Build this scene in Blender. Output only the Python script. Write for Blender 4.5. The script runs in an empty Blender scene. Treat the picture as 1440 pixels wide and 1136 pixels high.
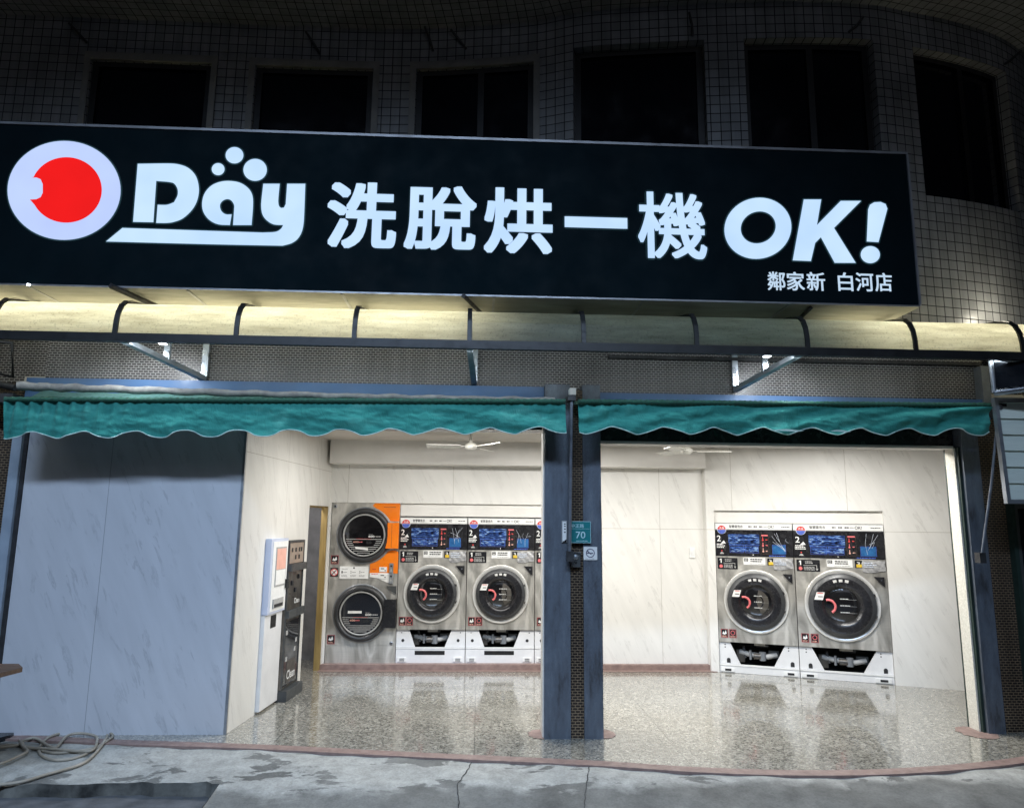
import bpy, math, random
from mathutils import Vector, Matrix, noise as mnoise
from mathutils.geometry import tessellate_polygon
random.seed(7)
sc = bpy.context.scene
COL = sc.collection
PI = math.pi

# ------------------------------------------------------------------ camera
F_PX = 1000.0; PITCH = math.radians(9.37); ROLL = math.radians(0.57); YAW = math.radians(2.58)
EYE = Vector((0, 0, 1.65))
R0 = Vector((1, 0, 0)); U0 = Vector((0, -math.sin(PITCH), math.cos(PITCH))); FW = Vector((0, math.cos(PITCH), math.sin(PITCH)))
UP = U0*math.cos(ROLL) - R0*math.sin(ROLL); RT = R0*math.cos(ROLL) + U0*math.sin(ROLL)
RZ = Matrix.Rotation(-YAW, 3, 'Z')
RT, UP, FW = RZ @ RT, RZ @ UP, RZ @ FW
cam = bpy.data.cameras.new('camera'); camo = bpy.data.objects.new('camera', cam); COL.objects.link(camo)
camo.matrix_world = Matrix(((RT.x, UP.x, -FW.x, EYE.x), (RT.y, UP.y, -FW.y, EYE.y), (RT.z, UP.z, -FW.z, EYE.z), (0, 0, 0, 1)))
cam.sensor_width = 36; cam.lens = 25.0; cam.clip_end = 500; cam.clip_start = 0.05
sc.camera = camo
def ray(u, v): return RT*((u-720)/F_PX) + UP*((568-v)/F_PX) + FW
def atY(u, v, y): d = ray(u, v); return EYE + d*(y/d.y)          # point on the wall plane y
def atZ(u, v, z): d = ray(u, v); return EYE + d*((z-1.65)/d.z)    # point on the level z

# ------------------------------------------------------------------ materials
def new_mat(name):
    m = bpy.data.materials.new(name); m.use_nodes = True
    nt = m.node_tree; b = nt.nodes['Principled BSDF']
    return m, nt, b
def N(nt, t, **kw):
    n = nt.nodes.new(t)
    for k, v in kw.items():
        if k in n.inputs.keys() if isinstance(k, str) else False: n.inputs[k].default_value = v
        else: setattr(n, k, v)
    return n
def ramp(nt, fac, stops):
    r = nt.nodes.new('ShaderNodeValToRGB'); e = r.color_ramp.elements
    while len(e) < len(stops): e.new(0.5)
    for i, (p, c) in enumerate(stops):
        e[i].position = p; e[i].color = (c[0], c[1], c[2], 1) if not isinstance(c, (int, float)) else (c, c, c, 1)
    nt.links.new(fac, r.inputs['Fac']); return r.outputs['Color']
def coords(nt, kind='Object', scale=(1, 1, 1), rot=(0, 0, 0)):
    tc = nt.nodes.new('ShaderNodeTexCoord'); mp = nt.nodes.new('ShaderNodeMapping')
    mp.inputs['Scale'].default_value = scale; mp.inputs['Rotation'].default_value = rot
    nt.links.new(tc.outputs[kind], mp.inputs['Vector']); return mp.outputs['Vector']
def noise(nt, vec, scale, detail=4, rough=0.55, dist=0.0):
    n = nt.nodes.new('ShaderNodeTexNoise'); n.inputs['Scale'].default_value = scale; n.inputs['Detail'].default_value = detail
    n.inputs['Roughness'].default_value = rough; n.inputs['Distortion'].default_value = dist
    nt.links.new(vec, n.inputs['Vector']); return n.outputs['Fac']
def mixc(nt, fac, a, b, mode='MIX'):
    m = nt.nodes.new('ShaderNodeMix'); m.data_type = 'RGBA'; m.blend_type = mode
    for s, x in ((0, fac), (6, a), (7, b)):
        if isinstance(x, (int, float)): m.inputs[s].default_value = x
        elif isinstance(x, (tuple, list)): m.inputs[s].default_value = (x[0], x[1], x[2], 1)
        else: nt.links.new(x, m.inputs[s])
    return m.outputs[2]
def bump(nt, b, h, strength=0.3, dist=0.01):
    n = nt.nodes.new('ShaderNodeBump'); n.inputs['Strength'].default_value = strength; n.inputs['Distance'].default_value = dist
    nt.links.new(h, n.inputs['Height']); nt.links.new(n.outputs['Normal'], b.inputs['Normal'])
def pm(name, c1, c2=None, scale=6, rough=0.5, metal=0.0, bmp=0.0, stretch=(1, 1, 1), rot=(0, 0, 0), rvar=0.12, detail=5, coat=0):
    """painted / moulded surface: two close tones mixed by noise, roughness that varies, a little relief"""
    if c2 is None: c2 = tuple(x*0.78 for x in c1)
    m, nt, b = new_mat(name); v = coords(nt, 'Object', stretch, rot)
    f = noise(nt, v, scale, detail)
    col = ramp(nt, f, [(0.3, c2), (0.7, c1)])
    nt.links.new(col, b.inputs['Base Color'])
    b.inputs['Metallic'].default_value = metal
    r = ramp(nt, noise(nt, v, scale*2.3, 3), [(0.3, max(0.03, rough-rvar)), (0.7, min(1, rough+rvar))])
    nt.links.new(r, b.inputs['Roughness'])
    if coat: b.inputs['Coat Weight'].default_value = coat
    if bmp: bump(nt, b, noise(nt, v, scale*6, 4), bmp, 0.004)
    return m
def emit(name, c, s, c2=None, scale=3):
    m, nt, b = new_mat(name); v = coords(nt)
    col = ramp(nt, noise(nt, v, scale, 2), [(0.3, c2 or tuple(x*0.93 for x in c)), (0.7, c)])
    nt.links.new(col, b.inputs['Emission Color']); b.inputs['Emission Strength'].default_value = s
    b.inputs['Base Color'].default_value = (c[0]*.04, c[1]*.04, c[2]*.04, 1); b.inputs['Roughness'].default_value = 0.8; b.inputs['Specular IOR Level'].default_value = .1
    return m
def brickmat(name, w, h, mortar, c1, c2, cm, offset=0.5, rough=0.5, blotch=0.35, bstr=0.4, streak=False, wob=0.0):
    m, nt, b = new_mat(name)
    uv = coords(nt, 'UV')
    if wob:
        nz = nt.nodes.new('ShaderNodeTexNoise'); nz.inputs['Scale'].default_value = 3; nt.links.new(uv, nz.inputs['Vector'])
        ad = nt.nodes.new('ShaderNodeVectorMath'); ad.operation = 'MULTIPLY_ADD'; ad.inputs[1].default_value = (wob, wob, 0)
        nt.links.new(nz.outputs['Color'], ad.inputs[0]); nt.links.new(uv, ad.inputs[2]); vec = ad.outputs[0]
    else: vec = uv
    br = nt.nodes.new('ShaderNodeTexBrick'); br.offset = offset; br.squash = 1
    br.inputs['Scale'].default_value = 1; br.inputs['Brick Width'].default_value = w; br.inputs['Row Height'].default_value = h
    br.inputs['Mortar Size'].default_value = mortar; br.inputs['Mortar Smooth'].default_value = 0.25; br.inputs['Bias'].default_value = 0
    br.inputs['Color1'].default_value = (*c1, 1); br.inputs['Color2'].default_value = (*c2, 1); br.inputs['Mortar'].default_value = (*cm, 1)
    nt.links.new(vec, br.inputs['Vector'])
    ob = coords(nt, 'Object')
    dirt = ramp(nt, noise(nt, ob, 1.7, 6), [(0.3, 1-blotch), (0.65, 1.0)])
    col = mixc(nt, 1.0, br.outputs['Color'], dirt, 'MULTIPLY')
    st = coords(nt, 'Object', (14, 14, .6))
    col = mixc(nt, 1.0, col, ramp(nt, noise(nt, st, 1, 4), [(0.3, 1-blotch*.7), (0.6, 1.0)]), 'MULTIPLY')
    nt.links.new(col, b.inputs['Base Color'])
    nt.links.new(ramp(nt, br.outputs['Fac'], [(0, rough), (1, 0.9)]), b.inputs['Roughness'])
    inv = nt.nodes.new('ShaderNodeMath'); inv.operation = 'SUBTRACT'; inv.inputs[0].default_value = 1; nt.links.new(br.outputs['Fac'], inv.inputs[1])
    bump(nt, b, inv.outputs[0], bstr, 0.004)
    return m
def marble(name, base, vein, rough=0.35, pw=1.22, ph=2.42, ox=0.0, oz=0.0, joint=(.35, .32, .27), vs=.42):
    """marble-look wall board: fine slanting veins and thin board joints"""
    m, nt, b = new_mat(name)
    uv = coords(nt, 'UV')
    tc = nt.nodes.new('ShaderNodeMapping'); tc.inputs['Rotation'].default_value = (0, 0, math.radians(-24)); nt.links.new(uv, tc.inputs['Vector'])
    t2 = nt.nodes.new('ShaderNodeMapping'); t2.inputs['Scale'].default_value = (13.0, 2.0, 1); nt.links.new(tc.outputs[0], t2.inputs['Vector'])
    n1 = noise(nt, t2.outputs[0], 1.5, 7, 0.62, 0.5)
    v1 = ramp(nt, n1, [(0.555, (0, 0, 0)), (0.60, (.75, .75, .75)), (0.635, (.12, .12, .12)), (0.68, (.9, .9, .9)), (0.74, (0, 0, 0))])
    gate = ramp(nt, noise(nt, uv, 3.2, 4), [(0.44, (0, 0, 0)), (0.60, (1, 1, 1))])
    vv = mixc(nt, 1.0, v1, gate, 'MULTIPLY')
    cloud = ramp(nt, noise(nt, t2.outputs[0], .7, 5), [(0.3, tuple(x*.90 for x in base)), (0.7, base)])
    sv = nt.nodes.new('ShaderNodeMath'); sv.operation = 'MULTIPLY'; sv.inputs[1].default_value = vs; nt.links.new(vv, sv.inputs[0])
    col = mixc(nt, sv.outputs[0], cloud, vein)
    mo = nt.nodes.new('ShaderNodeMapping'); mo.inputs['Location'].default_value = (ox, oz, 0); nt.links.new(uv, mo.inputs['Vector'])
    br = nt.nodes.new('ShaderNodeTexBrick'); br.offset = 0; br.inputs['Scale'].default_value = 1
    br.inputs['Brick Width'].default_value = pw; br.inputs['Row Height'].default_value = ph; br.inputs['Mortar Size'].default_value = 0.0022; br.inputs['Mortar Smooth'].default_value = 0.3
    nt.links.new(mo.outputs[0], br.inputs['Vector'])
    col = mixc(nt, br.outputs['Fac'], col, joint)
    nt.links.new(col, b.inputs['Base Color'])
    nt.links.new(ramp(nt, n1, [(0.3, rough-.06), (0.7, rough+.1)]), b.inputs['Roughness'])
    return m

M = {}
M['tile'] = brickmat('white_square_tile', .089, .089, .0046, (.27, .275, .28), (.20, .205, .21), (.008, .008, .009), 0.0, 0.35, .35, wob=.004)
M['mosaic'] = brickmat('small_brown_mosaic', .041, .0205, .0036, (.055, .045, .042), (.028, .023, .022), (.40, .38, .36), 0.5, 0.35, .3, .5)
M['mosaic_dark'] = brickmat('small_dark_mosaic', .041, .0205, .003, (.035, .024, .018), (.02, .013, .01), (.26, .19, .12), 0.5, 0.35, .45, .5)
M['marble'] = marble('cream_marble_board', (.80, .785, .745), (.34, .32, .29), .32, 1.22, 2.0, .3, .42)
M['marble_l'] = marble('cream_marble_board_side', (.79, .775, .73), (.36, .34, .30), .36, 1.0, 2.3, .2, .10)
M['marble_grey'] = marble('grey_marble_board', (.56, .57, .60), (.17, .18, .20), .45, 1.22, 3.2, .56, .2, (.22, .23, .25), .5)
M['plaster'] = pm('cream_plaster', (.79, .77, .73), (.71, .69, .65), 4, .7, bmp=.12)
M['stucco'] = pm('rough_white_stucco', (.80, .77, .68), (.62, .59, .5), 60, .85, bmp=.9)
M['ceil'] = pm('ceiling_paint', (.66, .62, .56), (.58, .55, .49), 3, .8)
M['backroom'] = pm('grey_cement_render', (.30, .30, .31), (.17, .17, .18), 5, .9, bmp=.6)
M['wood'] = pm('yellow_pine', (.36, .25, .09), (.22, .15, .05), 8, .55, stretch=(8, 8, .6))
M['wood_dark'] = pm('brown_wood', (.16, .09, .05), (.07, .04, .025), 8, .5, stretch=(1, 8, 8))
M['white_steel'] = pm('white_painted_steel', (.80, .80, .80), (.68, .68, .68), 5, .4)
M['white_vinyl'] = pm('white_vinyl', (.85, .85, .83), (.76, .76, .74), 30, .5)
M['black'] = pm('black_gloss_plastic', (.022, .022, .025), (.012, .012, .014), 6, .25)
M['rubber'] = pm('dark_grey_rubber', (.045, .046, .048), (.025, .026, .028), 8, .42)
M['ring'] = pm('charcoal_door_plastic', (.060, .062, .066), (.038, .040, .043), 5, .35)
M['glass'] = pm('smoked_door_glass', (.014, .014, .016), (.006, .006, .007), 5, .08, coat=1)
M['orange'] = pm('orange_enamel', (.95, .235, .010), (.85, .19, .008), 5, .35)
M['grey_label'] = pm('grey_label', (.45, .45, .44), (.33, .33, .32), 40, .5)
M['red'] = pm('red_ink', (.70, .06, .05), (.55, .04, .04), 40, .5)
M['pink'] = pm('pink_plastic', (.80, .20, .20), (.66, .14, .15), 20, .4)
M['blue_ink'] = pm('blue_ink', (.08, .16, .60), (.06, .10, .45), 40, .5)
M['screen_blue'] = pm('blue_window', (.04, .16, .38), (.02, .08, .22), 22, .15)
M['yellow'] = pm('yellow_ink', (.80, .55, .05), (.6, .42, .04), 40, .5)
M['film'] = pm('plastic_bag_film', (.50, .50, .50), (.20, .20, .21), 28, .12, bmp=.8)
M['film_line'] = pm('film_crease', (.75, .80, .88), (.45, .5, .6), 60, .2)
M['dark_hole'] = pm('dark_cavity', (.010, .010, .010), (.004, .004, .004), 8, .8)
M['alu'] = pm('galvanised_steel', (.62, .66, .70), (.44, .47, .52), 9, .32, 1.0)
M['alu_frame'] = pm('grey_aluminium_frame', (.36, .38, .41), (.24, .26, .28), 9, .45, .6)
M['iron'] = pm('dark_iron', (.06, .06, .062), (.025, .025, .027), 14, .6, .5)
M['canopy_black'] = pm('black_canopy_frame', (.016, .016, .016), (.008, .008, .008), 12, .45)
M['green_dark'] = pm('dark_green_cord', (.010, .09, .055), (.004, .035, .022), 40, .8)
M['tarp'] = pm('rolled_grey_tarpaulin', (.20, .19, .17), (.09, .085, .08), 14, .8, bmp=.5)
M['terracotta'] = pm('terracotta_edging', (.30, .21, .18), (.19, .125, .11), 14, .55, bmp=.3, detail=8)
M['hose'] = pm('dirty_beige_hose', (.42, .37, .30), (.25, .22, .17), 10, .6)
M['sign_face'] = pm('sign_face_acrylic', (.0016, .0075, .0105), (.0010, .0050, .0070), 2, .75)
M['sign_face'].node_tree.nodes['Principled BSDF'].inputs['Specular IOR Level'].default_value = .08
M['sign_edge'] = pm('sign_edge_metal', (.30, .30, .31), (.2, .2, .21), 6, .4, .5)
M['sign_under'] = pm('sign_underside_sheet', (.30, .29, .25), (.20, .19, .165), 3, .6, stretch=(.6, 3, 3), bmp=.3)
M['led_white'] = emit('sign_letter_light', (.57, .76, 1.0), 1.08, (.48, .67, .97), 2.5)
M['led_logo'] = emit('sign_logo_light', (.50, .61, .98), 1.0, (.55, .68, 1.0), 2.5)
M['halo'] = emit('painted_glow_outer', (.012, .030, .040), .8)
M['halo_in'] = emit('painted_glow_inner', (.03, .075, .095), .9)
M['led_red'] = emit('sign_logo_red_light', (.92, .012, .012), 1.0)
M['led_small'] = emit('sign_small_letter_light', (.62, .80, 1.0), .9)
M['lamp_face'] = emit('flood_lamp_lens', (.85, .92, 1.0), 14)
M['pane_dark'] = pm('dark_window_glass', (.006, .007, .010), (.003, .003, .005), 1.5, .12)
M['win_frame'] = pm('dark_window_frame', (.009, .009, .010), (.005, .005, .006), 6, .5)
M['trim'] = pm('concrete_window_trim', (.21, .205, .19), (.15, .145, .135), 5, .8, bmp=.4)
M['plate_teal'] = pm('teal_enamel_plate', (.010, .22, .235), (.008, .17, .185), 6, .35)
M['plate_text'] = pm('pale_plate_lettering', (.55, .75, .78), (.4, .62, .66), 30, .5)
M['purple_ink'] = pm('purple_ink', (.10, .09, .16), (.06, .05, .1), 30, .6)
M['pale_green'] = pm('pale_green_louvre', (.80, .88, .80), (.66, .74, .67), 2, .35, stretch=(1, 1, 8))
M['fan_white'] = pm('fan_enamel', (.75, .74, .68), (.62, .61, .55), 12, .35)
M['kiosk_blue'] = pm('blue_white_enamel', (.62, .66, .78), (.50, .55, .68), 3, .4)
M['brown_metal'] = pm('brown_grey_metal', (.17, .155, .135), (.07, .065, .06), 7, .38, .6)
M['rod_grey'] = pm('dull_rod_paint', (.15, .17, .20), (.07, .08, .10), 14, .6)
M['dark_grey'] = pm('dark_grey_steel', (.085, .09, .09), (.05, .053, .055), 7, .5, .3)
M['poster_pink'] = pm('faded_pink_poster', (.80, .45, .36), (.72, .38, .3), 12, .6)
M['panel_metal'] = pm('warm_panel_metal', (.52, .44, .36), (.38, .32, .27), 9, .4, .5)
M['neigh_glass'] = pm('dark_neighbour_glass', (.015, .018, .024), (.008, .01, .014), 3, .1)
M['bus_dark'] = pm('dark_green_edge', (.015, .035, .028), (.008, .02, .016), 8, .6)
M['road'] = pm('road_asphalt', (.13, .133, .14), (.055, .057, .06), 7, .85, bmp=.8, detail=10)

def make_steel():
    m, nt, b = new_mat('brushed_stainless'); v = coords(nt, 'Object', (1, 1, 1))
    w = noise(nt, coords(nt, 'Object', (3, 3, 1.1)), 1.6, 3, .5, 1.6)
    g = noise(nt, coords(nt, 'Object', (1.0, 1, 90)), 3, 3)
    col = ramp(nt, w, [(0.32, (.40, .385, .35)), (0.5, (.60, .58, .53)), (0.66, (.82, .79, .73))])
    col = mixc(nt, 1.0, col, ramp(nt, g, [(0.3, .86), (0.7, 1.0)]), 'MULTIPLY')
    nt.links.new(col, b.inputs['Base Color']); b.inputs['Metallic'].default_value = .6
    nt.links.new(ramp(nt, w, [(0.3, .30), (0.7, .46)]), b.inputs['Roughness'])
    bump(nt, b, w, .25, .03); return m
M['steel'] = make_steel()
def make_chrome():
    m, nt, b = new_mat('polished_door_rim'); v = coords(nt)
    nt.links.new(ramp(nt, noise(nt, v, 5, 3), [(0.3, (.80, .79, .76)), (0.7, (.95, .94, .90))]), b.inputs['Base Color'])
    b.inputs['Metallic'].default_value = .45; b.inputs['Roughness'].default_value = .22; return m
M['chrome'] = make_chrome()
def make_lcd():
    m, nt, b = new_mat('glossy_blue_instruction_panel'); v = coords(nt, 'Object', (1.6, 1, 9))
    n = noise(nt, v, 4.5, 6, .65, 1.8)
    col = ramp(nt, n, [(0.38, (.006, .008, .018)), (0.47, (.015, .030, .10)), (0.54, (.04, .10, .36)), (0.60, (.16, .28, .50)), (0.64, (.50, .62, .72)), (0.68, (.01, .02, .06))])
    nt.links.new(col, b.inputs['Base Color']); nt.links.new(col, b.inputs['Emission Color']); b.inputs['Emission Strength'].default_value = .08
    b.inputs['Roughness'].default_value = .2; return m
M['lcd'] = make_lcd()
def make_plate():
    m, nt, b = new_mat('blue_checker_plate'); uv = coords(nt, 'UV')
    nt.links.new(ramp(nt, noise(nt, coords(nt, 'Object', (5, 5, 1.2)), 2.2, 8, .7), [(0.34, (.055, .060, .068)), (0.44, (.095, .110, .135)), (0.6, (.125, .150, .185)), (0.72, (.19, .21, .235))]), b.inputs['Base Color'])
    w1 = nt.nodes.new('ShaderNodeTexWave'); w1.inputs['Scale'].default_value = 11; w1.inputs['Distortion'].default_value = 1.5
    mp = nt.nodes.new('ShaderNodeMapping'); mp.inputs['Rotation'].default_value = (0, 0, .78); nt.links.new(uv, mp.inputs['Vector']); nt.links.new(mp.outputs[0], w1.inputs['Vector'])
    ck = nt.nodes.new('ShaderNodeTexChecker'); ck.inputs['Scale'].default_value = 34; nt.links.new(mp.outputs[0], ck.inputs['Vector'])
    b.inputs['Roughness'].default_value = .45; b.inputs['Metallic'].default_value = .15
    bump(nt, b, mixc(nt, .1, ck.outputs['Fac'], w1.outputs['Fac']), .6, .004); return m
M['blue_plate'] = make_plate()
M['blue_beam'] = pm('blue_painted_beam', (.075, .165, .34), (.055, .12, .25), 3, .5)
M['post_grey'] = pm('grey_blue_post', (.34, .40, .47), (.22, .27, .33), 5, .5)
def make_terrazzo():
    m, nt, b = new_mat('grey_polished_terrazzo'); v = coords(nt)
    vo = nt.nodes.new('ShaderNodeTexVoronoi'); vo.inputs['Scale'].default_value = 66; vo.inputs['Randomness'].default_value = 1; nt.links.new(v, vo.inputs['Vector'])
    sep = nt.nodes.new('ShaderNodeSeparateColor'); nt.links.new(vo.outputs['Color'], sep.inputs[0])
    col = ramp(nt, sep.outputs[0], [(0.0, (.08, .073, .058)), (0.25, (.175, .162, .130)), (0.55, (.295, .277, .228)), (0.85, (.41, .388, .325)), (1.0, (.60, .57, .49))])
    v2 = nt.nodes.new('ShaderNodeTexVoronoi'); v2.inputs['Scale'].default_value = 150; nt.links.new(v, v2.inputs['Vector'])
    s2 = nt.nodes.new('ShaderNodeSeparateColor'); nt.links.new(v2.outputs['Color'], s2.inputs[0])
    col = mixc(nt, .3, col, ramp(nt, s2.outputs[1], [(0, (.08, .075, .065)), (.6, (.28, .265, .23)), (1, (.55, .53, .47))]))
    col = mixc(nt, 1.0, col, ramp(nt, noise(nt, v, 1.3, 5), [(0.3, .80), (0.7, 1.0)]), 'MULTIPLY')
    br = nt.nodes.new('ShaderNodeTexBrick'); br.offset = 0; br.inputs['Scale'].default_value = 1; br.inputs['Brick Width'].default_value = 1.5; br.inputs['Row Height'].default_value = 1.5; br.inputs['Mortar Size'].default_value = .003
    nt.links.new(v, br.inputs['Vector']); col = mixc(nt, br.outputs['Fac'], col, (.10, .09, .075))
    nt.links.new(col, b.inputs['Base Color'])
    nt.links.new(ramp(nt, noise(nt, v, 3.5, 6), [(0.3, .10), (0.7, .24)]), b.inputs['Roughness'])
    b.inputs['Specular IOR Level'].default_value = .8; b.inputs['Coat Weight'].default_value = .55; b.inputs['Coat Roughness'].default_value = .07; b.inputs['Coat IOR'].default_value = 1.6
    bump(nt, b, mixc(nt, .12, noise(nt, v, 2.0, 2), noise(nt, v, 28, 3)), .14, .02)
    return m
M['terrazzo'] = make_terrazzo()
def make_concrete():
    m, nt, b = new_mat('worn_whitewashed_concrete'); v = coords(nt)
    base = ramp(nt, noise(nt, v, 3.2, 9, .65), [(0.3, (.10, .098, .09)), (0.55, (.19, .188, .172)), (0.75, (.29, .285, .26))])
    wn = noise(nt, coords(nt, 'Object', (1.0, 1.9, 1)), 1.9, 12, .62, .35)
    mask = ramp(nt, wn, [(0.425, (0, 0, 0)), (0.45, (1, 1, 1))])
    wash = ramp(nt, noise(nt, v, 9, 8, .7), [(0.3, (.29, .285, .26)), (0.55, (.42, .415, .38)), (0.75, (.54, .53, .49))])
    # whitewash wears off towards the kerb
    tc = nt.nodes.new('ShaderNodeTexCoord'); sp = nt.nodes.new('ShaderNodeSeparateXYZ'); nt.links.new(tc.outputs['Object'], sp.inputs[0])
    edge = nt.nodes.new('ShaderNodeMath'); edge.operation = 'MULTIPLY_ADD'; edge.inputs[1].default_value = .55; nt.links.new(noise(nt, v, 2.4, 8, .6), edge.inputs[0]); nt.links.new(sp.outputs[1], edge.inputs[2])
    band = ramp(nt, edge.outputs[0], [(0.0, (0, 0, 0)), (1.0, (1, 1, 1))])
    mr = nt.nodes.new('ShaderNodeMapRange'); mr.inputs[1].default_value = 5.12; mr.inputs[2].default_value = 5.24; nt.links.new(edge.outputs[0], mr.inputs[0])
    mask = mixc(nt, 1.0, mask, mr.outputs[0], 'MULTIPLY')
    col = mixc(nt, mask, base, wash)
    fine = noise(nt, v, 60, 8, .7)
    col = mixc(nt, 1.0, col, ramp(nt, fine, [(0.3, .72), (0.6, 1.0)]), 'MULTIPLY')
    nt.links.new(col, b.inputs['Base Color']); b.inputs['Roughness'].default_value = .88
    bump(nt, b, mixc(nt, .25, fine, mask), .6, .008); return m
M['concrete'] = make_concrete()
M['kerb_dark'] = pm('mossy_kerb_face', (.17, .165, .145), (.018, .018, .016), 6, .95, bmp=1, detail=9)
M['crack'] = pm('crack_shadow', (.045, .045, .042), (.02, .02, .02), 20, .95)
def make_fabric(name, c1, c2, c3):
    m, nt, b = new_mat(name); v = coords(nt, 'Object', (1.4, 1, 3.2))
    col = ramp(nt, noise(nt, v, 2.2, 8, .6, .6), [(0.28, c2), (0.55, c1), (0.75, c3)])
    nt.links.new(col, b.inputs['Base Color']); b.inputs['Roughness'].default_value = .8
    b.inputs['Sheen Weight'].default_value = .05; b.inputs['Specular IOR Level'].default_value = .15
    bump(nt, b, noise(nt, coords(nt, 'Object', (1, 1, .5)), 12, 5, .6, 1.2), .6, .02)
    tr = nt.nodes.new('ShaderNodeBsdfTranslucent'); nt.links.new(col, tr.inputs['Color'])
    ms = nt.nodes.new('ShaderNodeMixShader'); ms.inputs[0].default_value = .05
    nt.links.new(b.outputs[0], ms.inputs[1]); nt.links.new(tr.outputs[0], ms.inputs[2]); nt.links.new(ms.outputs[0], nt.nodes['Material Output'].inputs['Surface'])
    return m
M['teal'] = make_fabric('teal_awning_fabric', (.046, .285, .245), (.026, .18, .16), (.10, .38, .32))
M['teal_top'] = make_fabric('dusty_awning_top', (.10, .22, .20), (.07, .16, .15), (.16, .28, .25))
M['piping'] = pm('white_awning_piping', (.55, .70, .66), (.35, .5, .47), 30, .7)
def make_canopy():
    m, nt, b = new_mat('aged_translucent_sheet'); v = coords(nt)
    sp = noise(nt, v, 70, 8, .7)
    col = ramp(nt, noise(nt, coords(nt, 'Object', (1.2, 1, 8)), 2.2, 7, .7), [(0.3, (.46, .43, .31)), (0.5, (.66, .63, .47)), (0.72, (.82, .80, .64))])
    col = mixc(nt, 1.0, col, ramp(nt, sp, [(0.30, .55), (0.46, 1.0)]), 'MULTIPLY')
    nt.links.new(mixc(nt, 1.0, col, (.45, .45, .45), 'MULTIPLY'), b.inputs['Base Color']); b.inputs['Roughness'].default_value = .35
    tr = nt.nodes.new('ShaderNodeBsdfTranslucent'); nt.links.new(col, tr.inputs['Color'])
    ms = nt.nodes.new('ShaderNodeMixShader'); ms.inputs[0].default_value = .80
    nt.links.new(b.outputs[0], ms.inputs[1]); nt.links.new(tr.outputs[0], ms.inputs[2]); nt.links.new(ms.outputs[0], nt.nodes['Material Output'].inputs['Surface'])
    return m
M['canopy'] = make_canopy()

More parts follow.
